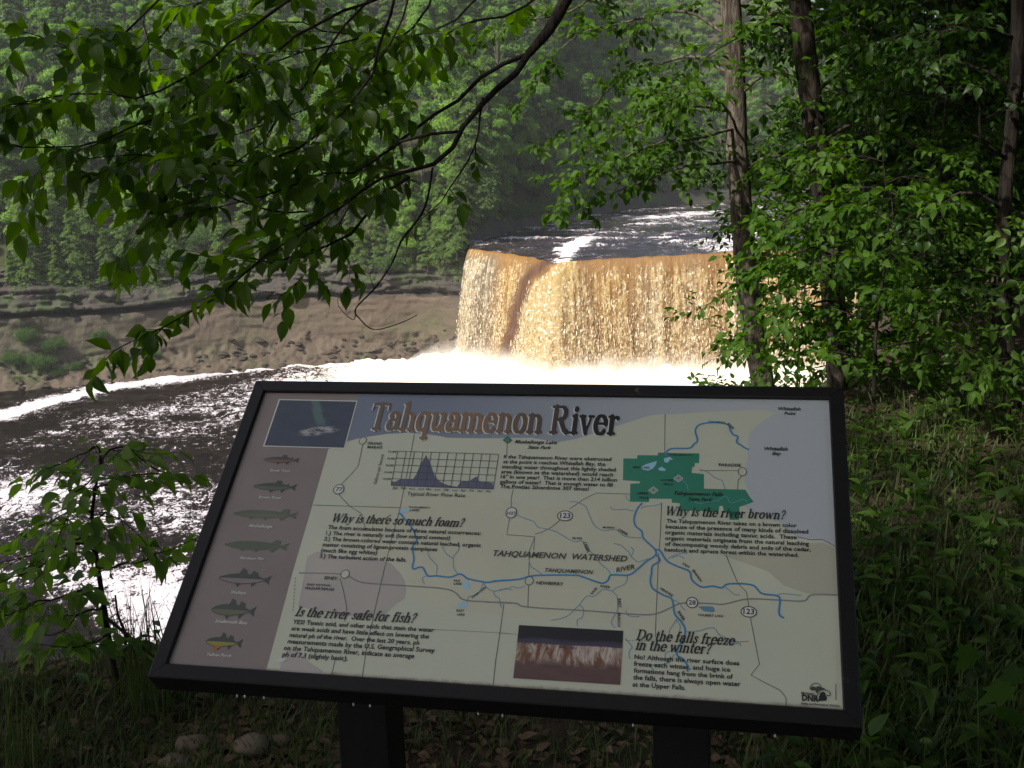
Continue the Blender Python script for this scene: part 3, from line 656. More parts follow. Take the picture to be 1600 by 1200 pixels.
# ------------------------------------------------------------------ near trees: limbs, twigs and single leaves
def leaf_shape(w=.5, tipp=1.0, fold=.18, curl=.10):
    """unit leaf, base at the origin, along +Y, upper side +Z; midrib folded and tip drooping"""
    st = [(0, .0), (.10, .20), (.30, .48), (.52, .50), (.74, .34), (.90, .13)]
    V = [(0, 0, 0)]
    for y, x in st[1:]:
        z = -curl*y*y; V += [(-x*w, y, z+fold*x*w*1.2), (0, y, z), (x*w, y, z+fold*x*w*1.2)]
    V.append((0, 1.04, -curl*1.1)); n = len(st)-1
    F = [(0, 2, 1), (0, 3, 2)]
    for i in range(n-1):
        a = 1+3*i; F += [(a, a+1, a+4, a+3), (a+1, a+2, a+5, a+4)]
    a = 1+3*(n-1); F += [(a, a+1, 3*n+1), (a+1, a+2, 3*n+1)]
    return np.array(V), F
def shape_arrays(sh):
    V, F = sh; tri = []
    for f in F:
        tri.append(f[:3]); 
        if len(f) == 4: tri.append((f[0], f[2], f[3]))
    return V, np.array(tri)
LEAF = {'beech': shape_arrays(leaf_shape(.56, fold=.30, curl=.22)), 'broad': shape_arrays(leaf_shape(.62, fold=.25, curl=.3)), 'lance': shape_arrays(leaf_shape(.40, fold=.5, curl=.45))}
def palmate():
    pts = [(0, 0), (.20, -.06), (.30, .10), (.62, .12), (.44, .30), (.50, .58), (.26, .50), (.16, .72), (0, 1.05)]
    P = pts+[(-x, y) for x, y in pts[1:-1][::-1]]
    V = [(0, .35, 0)]+[(x, y, -.12*(x*x+(y-.35)**2)) for x, y in P]; n = len(P)
    return np.array(V), np.array([(0, 1+i, 1+(i+1) % n) for i in range(n)])
LEAF['palmate'] = palmate()
LEAFMESH = {}
def leaf_mesh(kind, mat):
    k_ = (kind, mat.name)
    if k_ not in LEAFMESH: V, F = LEAF[kind]; LEAFMESH[k_] = mesh_arr('leaf_'+kind, V, F, [mat], True)
    return LEAFMESH[k_]

def unit(v): return v/(np.linalg.norm(v)+1e-9)
class Plant:
    def __init__(s, seed, leaf='beech', L=.07, mat=None, bark=None):
        s.r = np.random.default_rng(seed); s.kind, s.L, s.mat, s.bark = leaf, L, mat, bark
        s.wood = MB(); s.twigs = MB(); s.M = []; s.sz = []
    def leaf(s, p, ax, nrm, size):
        ax = unit(ax); x = np.cross(ax, nrm); x = unit(x); z = np.cross(x, ax); s.M.append(np.column_stack([x*size*s.r.uniform(.8, 1.18), ax*size, z*size*s.r.uniform(.3, 2.0), p]))
    def twig(s, p, d, L, n=None, planar=.75, droop=.5, rad=.0022, sub=0.0, gap=.038):
        r = s.r; k = 6; P = [np.array(p, float)]; d = unit(np.array(d, float))
        for i in range(k):
            d = unit(d+r.normal(size=3)*.12+np.array([0, 0, -.05*droop])); P.append(P[-1]+d*L/k)
        P = np.array(P); s.twigs.tube(P, np.linspace(rad, rad*.35, k+1), 3, False)
        n = n or max(3, int(L/gap)); up_ = unit(np.array([0, 0, 1.0])*planar+r.normal(size=3)*.35)
        for i in range(n):
            t = .18+.82*(i+.6*r.random())/n; q = t*k; a = min(int(q), k-1); pt = P[a]+(P[a+1]-P[a])*(q-a); dd = unit(P[a+1]-P[a])
            sd = unit(np.cross(dd, up_))*(1 if i % 2 else -1)
            ax = unit(dd*.75+sd*r.uniform(.6, 1.1)+np.array([0, 0, -droop*r.uniform(-.2, 1.5)])+r.normal(size=3)*.22)
            s.leaf(pt+ax*.008, ax, unit(up_+r.normal(size=3)*.5), s.L*r.uniform(.5, 1.3))
            if sub and r.random() < sub: s.twig(pt, unit(dd*.6+sd+r.normal(size=3)*.2), L*r.uniform(.4, .65), planar=planar, droop=droop, rad=rad*.7, gap=gap)
        s.leaf(P[-1], unit(d+np.array([0, 0, -droop])), up_, s.L*1.05)
    def limb(s, P, r0, r1, twig_every=.12, tl=(.25, .5), start=.15, sub=.25, droop=.5, k=6, spread=1.0, flat=.22, gap=.034, both=False):
        P = np.asarray(P, float); P = resample(smooth_path(P, 60), max(8, int(arclen(P)[-1]/.08))); n = len(P)
        wob = np.cumsum(s.r.normal(size=(n, 3))*.006, 0); P = P+wob-wob[0]
        s.wood.tube(P, np.linspace(r0, r1, n), k); A = arclen(P); t = A[-1]*start; sgn = 1
        while t < A[-1]:
            i = min(int(np.searchsorted(A, t)), n-2); dd = unit(P[i+1]-P[i]); side_ = unit(np.cross(dd, np.array([0, 0, 1.0])))
            d = dd*.6+side_*sgn*spread+s.r.normal(size=3)*flat
            s.twig(P[i], d, s.r.uniform(*tl)*(1-.35*t/A[-1]), sub=sub, droop=droop, gap=gap, rad=min(.0026, r1*1.1)); sgn = -sgn; t += twig_every*s.r.uniform(.6, 1.4)
        s.twig(P[-1], unit(P[-1]-P[-2]), tl[1]*.8, sub=sub, droop=droop, gap=gap)
        return P
    def finish(s, name, label, cat, base, group=None, parts=300, stemname='trunk', maxdist=30):
        base = np.array(base, float); e = thing(name, label, cat, tuple(base), group)
        for mb, nm, mt in ((s.wood, stemname, s.bark), (s.twigs, 'twigs', M_TWIG)):
            if mb.v:
                mb.v = [v-base for v in mb.v]; o = link(nm, mb.mesh(nm, [mt], True), e)
                if nm == 'twigs': o['kind'] = 'stuff'
        M = np.array(s.M)                                 # n,3,4
        if len(M):
            c = M[:, :, 3]+M[:, :, 1]*.5; x, y, z = project(c); size = np.linalg.norm(M[:, :, 1], axis=1)*FPX/np.maximum(z, .2)
            vis = (z > .3) & (x > -10) & (x < 1610) & (y > -10) & (y < 1210); score = np.where(vis, size, 0)
            order = np.argsort(-score); pick = [i for i in order[:parts] if score[i] > 9]; rest = np.ones(len(M), bool); rest[pick] = False
            lm = leaf_mesh(s.kind, s.mat)
            for i in pick:
                o = bpy.data.objects.new('leaf', lm); COL.objects.link(o); o.parent = e
                A = M[i].copy(); A[:, 3] -= base; o.matrix_local = Matrix([list(A[0]), list(A[1]), list(A[2]), [0, 0, 0, 1]])
            Q = M[rest]
            if len(Q):
                V, F = LEAF[s.kind]; VV = np.einsum('nij,vj->nvi', Q[:, :, :3], V)+(Q[:, :, 3]-base)[:, None, :]
                FF = (F[None]+np.arange(len(Q))[:, None, None]*len(V)).reshape(-1, 3)
                link('foliage', mesh_arr('foliage', VV, FF, [s.mat], True), e, kind='stuff')
        return e

def gz(x, y): return float(ground_z(np.array([x]), np.array([y]))[0])
def pl(pts): return [at(x, y, Y) for x, y, Y in pts]

# --- the limb that hangs over the view, from a beech standing right of the path
t0 = Plant(21, 'beech', .068, M_LEAF_NEAR, M_BARK_LIMB)
tb = (2.7, 1.3); g0 = gz(*tb)
root = np.array(at(905, -40, 3.9))
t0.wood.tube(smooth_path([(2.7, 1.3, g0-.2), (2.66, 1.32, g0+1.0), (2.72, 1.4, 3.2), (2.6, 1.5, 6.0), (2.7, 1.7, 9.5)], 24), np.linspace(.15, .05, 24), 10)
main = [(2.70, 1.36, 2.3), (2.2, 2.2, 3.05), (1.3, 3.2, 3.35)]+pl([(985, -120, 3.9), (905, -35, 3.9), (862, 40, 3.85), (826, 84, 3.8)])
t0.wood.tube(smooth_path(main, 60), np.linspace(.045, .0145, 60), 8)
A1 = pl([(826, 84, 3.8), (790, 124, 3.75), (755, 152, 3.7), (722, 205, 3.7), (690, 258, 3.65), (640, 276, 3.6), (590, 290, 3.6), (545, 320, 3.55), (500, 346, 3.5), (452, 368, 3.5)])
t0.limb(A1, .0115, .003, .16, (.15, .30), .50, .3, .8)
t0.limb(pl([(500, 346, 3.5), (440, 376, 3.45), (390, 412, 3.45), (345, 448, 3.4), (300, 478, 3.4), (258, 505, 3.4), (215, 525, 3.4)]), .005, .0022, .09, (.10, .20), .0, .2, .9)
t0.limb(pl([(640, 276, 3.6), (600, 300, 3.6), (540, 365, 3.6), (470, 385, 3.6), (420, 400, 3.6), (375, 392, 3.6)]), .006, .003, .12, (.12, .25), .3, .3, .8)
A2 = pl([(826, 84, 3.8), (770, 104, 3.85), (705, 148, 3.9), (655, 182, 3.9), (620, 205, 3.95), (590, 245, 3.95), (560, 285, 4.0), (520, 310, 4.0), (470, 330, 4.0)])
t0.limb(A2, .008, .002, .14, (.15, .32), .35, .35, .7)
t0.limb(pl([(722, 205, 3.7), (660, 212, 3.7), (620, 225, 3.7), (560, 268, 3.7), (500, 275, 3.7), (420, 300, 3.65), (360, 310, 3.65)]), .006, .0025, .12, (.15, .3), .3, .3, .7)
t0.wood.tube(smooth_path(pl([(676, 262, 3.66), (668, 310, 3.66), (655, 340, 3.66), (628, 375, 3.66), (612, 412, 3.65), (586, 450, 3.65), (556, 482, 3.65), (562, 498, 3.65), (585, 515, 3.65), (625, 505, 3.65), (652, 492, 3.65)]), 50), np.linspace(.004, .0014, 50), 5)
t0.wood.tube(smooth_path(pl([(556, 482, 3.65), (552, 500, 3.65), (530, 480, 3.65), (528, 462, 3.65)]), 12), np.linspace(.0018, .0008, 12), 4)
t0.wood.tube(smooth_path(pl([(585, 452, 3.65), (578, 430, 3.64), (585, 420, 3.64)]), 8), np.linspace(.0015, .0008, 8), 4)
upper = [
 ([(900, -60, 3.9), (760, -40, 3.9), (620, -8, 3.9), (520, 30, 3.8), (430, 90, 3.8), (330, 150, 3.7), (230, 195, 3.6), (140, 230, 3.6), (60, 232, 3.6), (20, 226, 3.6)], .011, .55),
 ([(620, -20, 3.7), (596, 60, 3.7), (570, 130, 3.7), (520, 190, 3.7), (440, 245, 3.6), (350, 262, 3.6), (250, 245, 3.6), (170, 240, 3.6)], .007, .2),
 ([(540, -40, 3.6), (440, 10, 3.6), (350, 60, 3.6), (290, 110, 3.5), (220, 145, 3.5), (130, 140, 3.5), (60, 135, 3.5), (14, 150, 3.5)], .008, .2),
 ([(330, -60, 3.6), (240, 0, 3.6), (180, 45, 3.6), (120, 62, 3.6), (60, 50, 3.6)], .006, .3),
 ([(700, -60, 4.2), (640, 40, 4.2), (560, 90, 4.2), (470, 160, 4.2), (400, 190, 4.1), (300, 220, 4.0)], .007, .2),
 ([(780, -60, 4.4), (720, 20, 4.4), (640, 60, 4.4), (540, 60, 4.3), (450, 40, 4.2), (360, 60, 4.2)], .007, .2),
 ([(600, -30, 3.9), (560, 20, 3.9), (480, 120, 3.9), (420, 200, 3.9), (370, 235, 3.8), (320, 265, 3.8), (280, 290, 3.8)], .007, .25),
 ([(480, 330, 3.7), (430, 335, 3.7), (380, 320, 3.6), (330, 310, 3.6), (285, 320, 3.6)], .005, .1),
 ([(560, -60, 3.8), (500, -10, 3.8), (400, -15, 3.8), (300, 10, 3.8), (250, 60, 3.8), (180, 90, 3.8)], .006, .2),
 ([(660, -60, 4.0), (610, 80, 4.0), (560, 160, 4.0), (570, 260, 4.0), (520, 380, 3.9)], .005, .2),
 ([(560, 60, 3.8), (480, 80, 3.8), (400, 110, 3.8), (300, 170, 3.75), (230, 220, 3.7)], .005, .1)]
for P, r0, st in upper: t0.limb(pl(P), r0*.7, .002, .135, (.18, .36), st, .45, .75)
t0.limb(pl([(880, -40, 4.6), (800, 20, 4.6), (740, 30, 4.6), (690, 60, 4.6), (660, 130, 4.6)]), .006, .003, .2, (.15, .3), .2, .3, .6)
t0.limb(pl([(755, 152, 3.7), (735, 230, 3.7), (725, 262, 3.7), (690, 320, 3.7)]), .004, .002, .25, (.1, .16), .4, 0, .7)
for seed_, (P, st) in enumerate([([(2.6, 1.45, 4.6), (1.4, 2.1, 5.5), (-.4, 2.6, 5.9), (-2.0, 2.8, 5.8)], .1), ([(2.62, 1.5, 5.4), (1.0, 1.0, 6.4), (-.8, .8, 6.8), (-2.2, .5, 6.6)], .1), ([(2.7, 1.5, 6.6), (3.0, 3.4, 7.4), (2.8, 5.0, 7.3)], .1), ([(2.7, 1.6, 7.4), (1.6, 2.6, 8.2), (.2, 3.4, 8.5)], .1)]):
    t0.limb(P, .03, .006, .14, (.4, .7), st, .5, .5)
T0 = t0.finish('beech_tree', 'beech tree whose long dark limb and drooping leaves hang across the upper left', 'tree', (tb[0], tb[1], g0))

# --- right hand trees
def trunk_tree(seed, name, label, px_pts, Yd, wpx, leaf, L, mat, bark, limbs, n_auto=0, zr=(1, 6), auto_len=(1.2, 2.4), az=(100, 280), tw=(.25, .5), every=.14, top=9, droop=.28, sub=.5, rand_az=None):
    t = Plant(seed, leaf, L, mat, bark); P = [at(x, y, Yd) for x, y in px_pts]
    x0, y0 = P[-1][0], P[-1][1]; g = gz(x0, y0)
    if P[-1][2] > g: P.append(np.array([x0+.03, y0, g-.3]))
    P = P[::-1]; d = unit(P[-1]-P[-2]); P.append(P[-1]+d*(top-P[-1][2])*1.0 if P[-1][2] < top else P[-1]+d)
    P = resample(smooth_path(P, 80), 70); zt = P[:, 2]; rad = wpx*.5*Yd/FPX; R = rad*(1.05-.06*(zt-zt[0]))
    R = np.maximum(R, .02); R[:4] *= [1.45, 1.25, 1.1, 1.03]
    j = t.r.normal(size=(len(P), 3))*rad*.03; t.wood.tube(P+j, R, 12)
    for L_ in limbs:
        q = pl(L_[0]); t.limb(q, L_[1] if len(L_) > 1 else .02, .003, every, tw, L_[2] if len(L_) > 2 else .12, sub, droop)
    for i in range(n_auto):
        z = t.r.uniform(*zr); a = math.radians(t.r.uniform(*az)); i0 = int(np.argmin(np.abs(P[:, 2]-z))); p = P[i0]; Ln = t.r.uniform(*auto_len)
        dx = np.array([math.sin(a), math.cos(a), 0]); b = t.r.uniform(.05, .35)
        q = [p, p+dx*Ln*.35+np.array([0, 0, b*Ln*.5]), p+dx*Ln*.7+np.array([0, 0, b*Ln*.6]), p+dx*Ln+np.array([0, 0, b*Ln*.4])]
        t.limb(q, .018, .003, every, tw, .15, sub, droop)
    return t.finish(name, label, 'tree', tuple(P[0]))
trunk_tree(31, 'maple_tree', 'grey trunked maple leaning in front of the right end of the waterfall',
  [(1138, -40), (1148, 110), (1152, 240), (1159, 330), (1167, 430), (1179, 520), (1192, 600), (1204, 700)], 9.0, 38, 'broad', .062, M_LEAF_MAPLE, M_BARK,
  [([(1150, 175, 9.0), (1090, 165, 8.8), (1040, 180, 8.6), (990, 200, 8.4), (930, 235, 8.3)], .018, .35), ([(1152, 200, 9.0), (1100, 215, 8.6), (1040, 225, 8.3), (980, 250, 8.1), (925, 275, 8.0)], .015, .3),
   ([(1155, 250, 9.0), (1110, 255, 8.6), (1060, 262, 8.4), (1010, 285, 8.2), (975, 300, 8.2)], .014, .25), ([(1150, 120, 9.0), (1080, 90, 9.2), (1010, 110, 9.4), (960, 130, 9.4), (905, 190, 9.4)], .016, .25),
   ([(1145, 60, 9.0), (1060, 20, 9.2), (980, 35, 9.2), (900, 60, 9.2), (850, 110, 9.2)], .016, .25), ([(1140, 10, 9.0), (1040, -40, 9.3), (950, -20, 9.4), (880, 20, 9.4), (800, 30, 9.4), (740, 70, 9.4)], .016, .2),
   ([(1160, 270, 9.0), (1210, 240, 8.8), (1260, 260, 8.7), (1300, 285, 8.6)], .014, .2), ([(1152, 150, 9.0), (1200, 110, 8.8), (1260, 120, 8.7), (1330, 150, 8.6)], .014, .2),
   ([(1150, 60, 9.0), (1210, 20, 8.8), (1270, 30, 8.7), (1330, 60, 8.6)], .014, .2), ([(1155, 215, 9.0), (1120, 150, 8.5), (1060, 130, 8.2), (1000, 160, 8.1)], .012, .3)],
  5, (3.6, 7), (1.4, 2.4), (150, 330), (.26, .50), .12, 10)
trunk_tree(32, 'beech_tree', 'dark beech trunk with pale lichen patches, second trunk from the waterfall',
  [(1245, -40), (1258, 80), (1268, 160), (1280, 250), (1294, 350), (1300, 440), (1308, 540), (1318, 680)], 7.6, 38, 'beech', .060, M_LEAF_MAPLE, M_BARK_DARK,
  [([(1300, 400, 7.6), (1270, 385, 7.2), (1245, 395, 7.0), (1225, 405, 6.9)], .010, .3), ([(1300, 470, 7.6), (1265, 480, 7.2), (1240, 500, 7.0), (1228, 530, 6.9)], .010, .3),
   ([(1290, 330, 7.6), (1250, 330, 7.3), (1230, 350, 7.1), (1218, 370, 7.0)], .012, .3), ([(1280, 230, 7.6), (1330, 190, 7.4), (1390, 200, 7.3), (1450, 230, 7.2)], .014, .1),
   ([(1290, 320, 7.6), (1340, 290, 7.4), (1400, 300, 7.3), (1470, 320, 7.2)], .014, .1), ([(1270, 150, 7.6), (1340, 90, 7.4), (1410, 80, 7.3), (1490, 110, 7.2)], .014, .1),
   ([(1303, 420, 7.6), (1350, 400, 7.5), (1410, 420, 7.3), (1460, 450, 7.2)], .012, .1), ([(1262, 80, 7.6), (1220, 40, 7.4), (1160, 60, 7.2), (1100, 100, 7.1)], .012, .3), ([(1308, 520, 7.6), (1350, 510, 7.4), (1400, 530, 7.2)], .01, .1)],
  7, (2.6, 7), (1.2, 2.2), (60, 300), (.26, .48), .13, 10)
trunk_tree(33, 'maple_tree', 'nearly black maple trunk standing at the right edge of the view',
  [(1592, -40), (1588, 120), (1574, 260), (1567, 400), (1572, 520), (1584, 640)], 6.2, 22, 'broad', .055, M_LEAF_SHADED, M_BARK_LIMB,
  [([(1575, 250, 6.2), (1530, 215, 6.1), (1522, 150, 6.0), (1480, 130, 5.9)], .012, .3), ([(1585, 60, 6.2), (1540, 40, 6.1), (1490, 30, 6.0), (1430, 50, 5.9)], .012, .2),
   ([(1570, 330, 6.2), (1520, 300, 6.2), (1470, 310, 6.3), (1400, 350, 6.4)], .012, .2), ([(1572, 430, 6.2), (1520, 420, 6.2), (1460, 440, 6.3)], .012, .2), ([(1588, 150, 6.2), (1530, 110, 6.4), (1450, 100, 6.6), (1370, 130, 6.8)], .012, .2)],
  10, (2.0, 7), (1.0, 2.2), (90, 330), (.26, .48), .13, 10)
# saplings that fill the right hand understorey
def sapling(seed, name, label, x, y, h, leaf, L, mat, n, ln, group=None, tw=(.18, .36), every=.10, lean=(0, 0), z0=.25, cat='sapling', droop=.32, sub=.4, r0=.014):
    t = Plant(seed, leaf, L, mat, M_BARK_DARK); g = gz(x, y); r = t.r
    P = smooth_path([(x, y, g-.1), (x+lean[0]*.3, y+lean[1]*.3, g+h*.35), (x+lean[0]*.6+.05, y+lean[1]*.6, g+h*.7), (x+lean[0], y+lean[1], g+h)], 24)
    t.wood.tube(P, np.linspace(r0, .003, 24), 6); a = r.uniform(0, 6.28)
    for i in range(n):
        f = z0+(1-z0)*(i+.5)/n; p = P[int(f*23)]; a += 2.4+r.normal()*.3; Ln = ln*(1.15-.7*f)*r.uniform(.7, 1.2); dx = np.array([math.cos(a), math.sin(a), 0])
        t.limb([p, p+dx*Ln*.4+np.array([0, 0, .10*Ln]), p+dx*Ln*.75+np.array([0, 0, .10*Ln]), p+dx*Ln+np.array([0, 0, -.02])], .005, .002, every, tw, .15, sub, droop, k=4)
    return t.finish(name, label, cat, (x, y, g), group, stemname='stem')
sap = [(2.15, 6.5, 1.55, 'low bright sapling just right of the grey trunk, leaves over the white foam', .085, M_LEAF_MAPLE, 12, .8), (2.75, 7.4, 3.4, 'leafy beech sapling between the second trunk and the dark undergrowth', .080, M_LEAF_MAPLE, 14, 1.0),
       (3.3, 8.6, 4.6, 'tall thin beech sapling in the shade right of the second trunk', .080, M_LEAF_SHADED, 16, 1.3), (4.1, 9.4, 5.2, 'spreading dark sapling deep in the undergrowth, centre right', .08, M_LEAF_SHADED, 16, 1.5),
       (4.6, 11.5, 6.0, 'broad sapling against the river gap, right of the falls', .085, M_LEAF_SHADED, 18, 1.7), (3.6, 7.2, 2.0, 'short sapling at the top of the grassy slope', .08, M_LEAF_SHADED, 12, .8),
       (5.6, 12.5, 6.5, 'dense tall sapling near the right edge, behind the black trunk', .085, M_LEAF_SHADED, 18, 1.8), (4.2, 10.6, 3.2, 'bushy sapling low in the dark right background', .085, M_LEAF_SHADED, 14, 1.3),
       (3.4, 10.8, 6.2, 'slender sapling with high layered sprays above the second trunk', .08, M_LEAF_SHADED, 16, 1.5), (2.9, 5.6, 1.3, 'small shaded sapling among the herbs at the right edge', .08, M_LEAF_HERB, 9, .5),
       (5.0, 9.2, 4.8, 'shadowed sapling beyond the right edge trunk', .08, M_LEAF_SHADED, 14, 1.5), (2.55, 9.8, 2.3, 'sapling rooted at the drop off, hiding the foot of the falls', .085, M_LEAF_MAPLE, 13, 1.1)]
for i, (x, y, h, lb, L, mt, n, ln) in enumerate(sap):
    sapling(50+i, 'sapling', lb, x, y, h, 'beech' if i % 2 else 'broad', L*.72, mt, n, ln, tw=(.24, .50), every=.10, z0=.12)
# the sapling at lower left
t = Plant(80, 'beech', .056, M_LEAF_SAP, M_BARK_DARK)
bx_, by_ = at(188, 1085, 3.25)[:2]; g = gz(bx_, by_)
S1 = pl([(188, 1085, 3.25), (172, 1010, 3.25), (163, 950, 3.25), (152, 880, 3.22), (144, 810, 3.2), (150, 760, 3.2), (158, 718, 3.2)]); S1[0][2] = min(g-.05, S1[0][2])
t.wood.tube(smooth_path(S1, 40), np.linspace(.011, .003, 40), 7)
t.wood.tube(smooth_path(pl([(186, 1070, 3.2), (196, 1000, 3.2), (184, 960, 3.2), (180, 930, 3.2)]), 14), np.linspace(.006, .003, 14), 5)
t.wood.tube(smooth_path(pl([(165, 965, 3.24), (190, 985, 3.15), (222, 1012, 3.05), (242, 1028, 3.0)]), 10), np.linspace(.006, .004, 10), 5)
for P in [[(158, 730, 3.2), (190, 705, 3.15), (225, 715, 3.1), (245, 728, 3.1)], [(156, 722, 3.2), (150, 695, 3.2), (130, 700, 3.2), (112, 712, 3.2)], [(148, 770, 3.2), (170, 745, 3.1), (200, 735, 3.1)],
          [(146, 800, 3.2), (110, 800, 3.15), (80, 812, 3.1), (55, 825, 3.1)], [(145, 820, 3.2), (175, 800, 3.1), (205, 812, 3.1)], [(150, 865, 3.2), (110, 850, 3.15), (70, 880, 3.1), (35, 890, 3.1), (12, 905, 3.1)],
          [(152, 890, 3.2), (185, 895, 3.1), (215, 885, 3.1)], [(158, 920, 3.2), (115, 925, 3.1), (70, 945, 3.0), (30, 960, 3.0)], [(163, 950, 3.2), (130, 960, 3.2), (95, 985, 3.1)],
          [(145, 840, 3.2), (100, 845, 3.3), (60, 855, 3.3), (30, 870, 3.3)], [(160, 735, 3.2), (140, 745, 3.1), (118, 775, 3.05)], [(170, 985, 3.2), (150, 1000, 3.1), (110, 1010, 3.0)]]:
    t.limb(pl(P), .004, .0016, .05, (.08, .18), .08, .22, .4, k=4, gap=.032)
t.finish('sapling', 'young beech sapling against the foaming river at lower left', 'sapling', (bx_, by_, g), stemname='stem')

# --- shade trees added round the viewpoint; only their shade and edges reach the picture
def crown_mesh(seed, n=15000, R=3.6, Hh=4.2, size=.085):
    r = np.random.default_rng(seed); lob = 34; C = r.normal(size=(lob, 3)); C /= np.linalg.norm(C, axis=1)[:, None]; C *= r.uniform(.25, .9, lob)[:, None]*np.array([R, R, Hh*.5])
    k_ = r.integers(0, lob, n); d_ = r.normal(size=(n, 3)); d_ /= np.linalg.norm(d_, axis=1)[:, None]
    P = C[k_]+d_*np.array([1.15, 1.15, .42])*r.uniform(.3, 1.1, n)[:, None]; P[:, 2] += Hh*.5
    V, F = cards(P, size, r, 1.2, .62); lm = MB()
    for c in C: lm.tube([(0, 0, -.5), (c[0]*.4, c[1]*.4, c[2]*.4+Hh*.35), (c[0], c[1], c[2]+Hh*.5)], [.06, .035, .01], 4, False)
    return mesh_arr('canopy_crown', V, F, [M_LEAF_SHADED]), lm.mesh('canopy_limbs', [M_BARK_DARK])
CRW = [crown_mesh(91), crown_mesh(92)]
tkm = MB(); tkm.tube([(0, 0, -1), (.05, 0, 2), (-.05, .05, 5), (0, 0, 9.5)], [.19, .15, .12, .06], 10); TKM = tkm.mesh('canopy_trunk', [M_BARK_DARK], True)
spots = [(3.2, 3.2, 1.0, 'unseen shade maple behind the upper right frame corner, its crown over the slope'), (-4.8, -1.2, 1.0, 'unseen maple left of the viewpoint, added to shade the sign'), (-2.2, -4.2, 1.05, 'unseen shade maple behind the viewpoint to the left'), (1.8, -3.6, 1.0, 'unseen shade maple behind the viewpoint to the right'), (-8.2, -3.4, 1.1, 'unseen shade maple farther along the path to the left'),
         (5.2, 1.6, 1.05, 'unseen shade maple right of the viewpoint beside the path'), (6.4, 6.0, 1.1, 'maple just beyond the right edge of the view'), (-5.6, -7.6, 1.1, 'unseen shade maple well behind the viewpoint'), (4.8, -6.2, 1.1, 'unseen shade maple behind right of the path'),
         (7.2, 11.5, 1.15, 'shaded maple deep in the woods at the right edge'), (6.0, 15.0, 1.2, 'maple on the slope behind the right undergrowth'), (8.6, 19.0, 1.25, 'maple on the rim deep behind the right edge trunk'), (12.0, 24.0, 1.3, 'far maple on the wooded rim at right'), (10.5, 14.0, 1.2, 'maple hidden deepest in the right hand wood')]
for i, (x, y, sc, lb) in enumerate(spots):
    g = gz(x, y); e = thing('maple_tree', lb, 'tree', (x, y, g), None, i*1.3); e.scale = (sc, sc, sc)
    link('trunk', TKM, e); c, l = CRW[i % 2]
    o = link('crown', c, e); o.location = (0, 0, 4.6); o2 = link('limbs', l, e); o2.location = (0, 0, 4.6)
    if i in (6, 9, 10, 11, 12, 13):
        o = link('crown', CRW[(i+1) % 2][0], e); o.location = (0, 0, 1.0); o.scale = (.9, .9, .95)
for (px_, py_, Yd, zc, sc, ps) in [(1146, 100, 9.0, 6.3, 1.0, 'maple_tree'), (1255, 60, 7.6, 5.6, 1.0, 'beech_tree'), (1588, 60, 6.2, 4.6, .95, 'maple_tree')]:  # extra crowns above the view, added to shade the right hand foliage
    q = at(px_, py_, Yd); own = min((o for o in COL.objects if o.parent is None and o.get('category') == 'tree' and o.name.startswith(ps)), key=lambda o: math.hypot(o.location.x-q[0], o.location.y-q[1]))
    for j, (c, l) in enumerate(CRW):
        o = link('crown', c, own); o.location = (q[0]-own.location.x-.4+1.6*j, q[1]-own.location.y-.5*j, zc-own.location.z+1.2*j); o.scale = (sc, sc, .8)
for (cx, cy, cz, sc) in [(2.4, 5.0, 5.2, 1.0), (4.2, 3.6, 5.0, 1.0), (3.0, 1.6, 6.2, 1.05)]:  # crown copies out of view, added to keep sun off the right side
    o = link('crown', CRW[1][0], T0); o.location = (cx-T0.location.x, cy-T0.location.y, cz-T0.location.z); o.scale = (sc, sc, .8)
# ------------------------------------------------------------------ the interpretive sign
Vc = V_CAM-U_CAM*np.dot(U_CAM, V_CAM); Vc /= np.linalg.norm(Vc); Uc = U_CAM/np.linalg.norm(U_CAM); Nc = -np.cross(Uc, Vc)
O_CAM = np.array([-.41523, .01398, 1.88254])*(1.04/.915)
PW, PH = 1.04, .563
def pan(x, y):
    """photo pixel -> metres on the panel face (x right, y up the slope)"""
    d = np.array([x-800.0, y-600.0, FPX]); t_ = (O_CAM@Nc)/(d@Nc); p = d*t_-O_CAM; return np.array([p@Uc, -(p@Vc)])
Uw_, Vw_, Nw_ = C2W@Uc, -(C2W@Vc), C2W@Nc
Ow = C2W@O_CAM+np.array(EYE)
def pw(x, y, z): return Ow+Uw_*x+Vw_*y+Nw_*z
fc = pw(PW*.5, -PH*.6, 0); SB = np.array([fc[0], fc[1], gz(fc[0], fc[1])])
sign = thing('interpretive_sign', 'slanted brown river information sign on two black posts in front of the waterfall', 'sign', tuple(SB))
MP = Matrix([[Uw_[i], Vw_[i], Nw_[i], Ow[i]-SB[i]] for i in range(3)]+[[0, 0, 0, 1]])

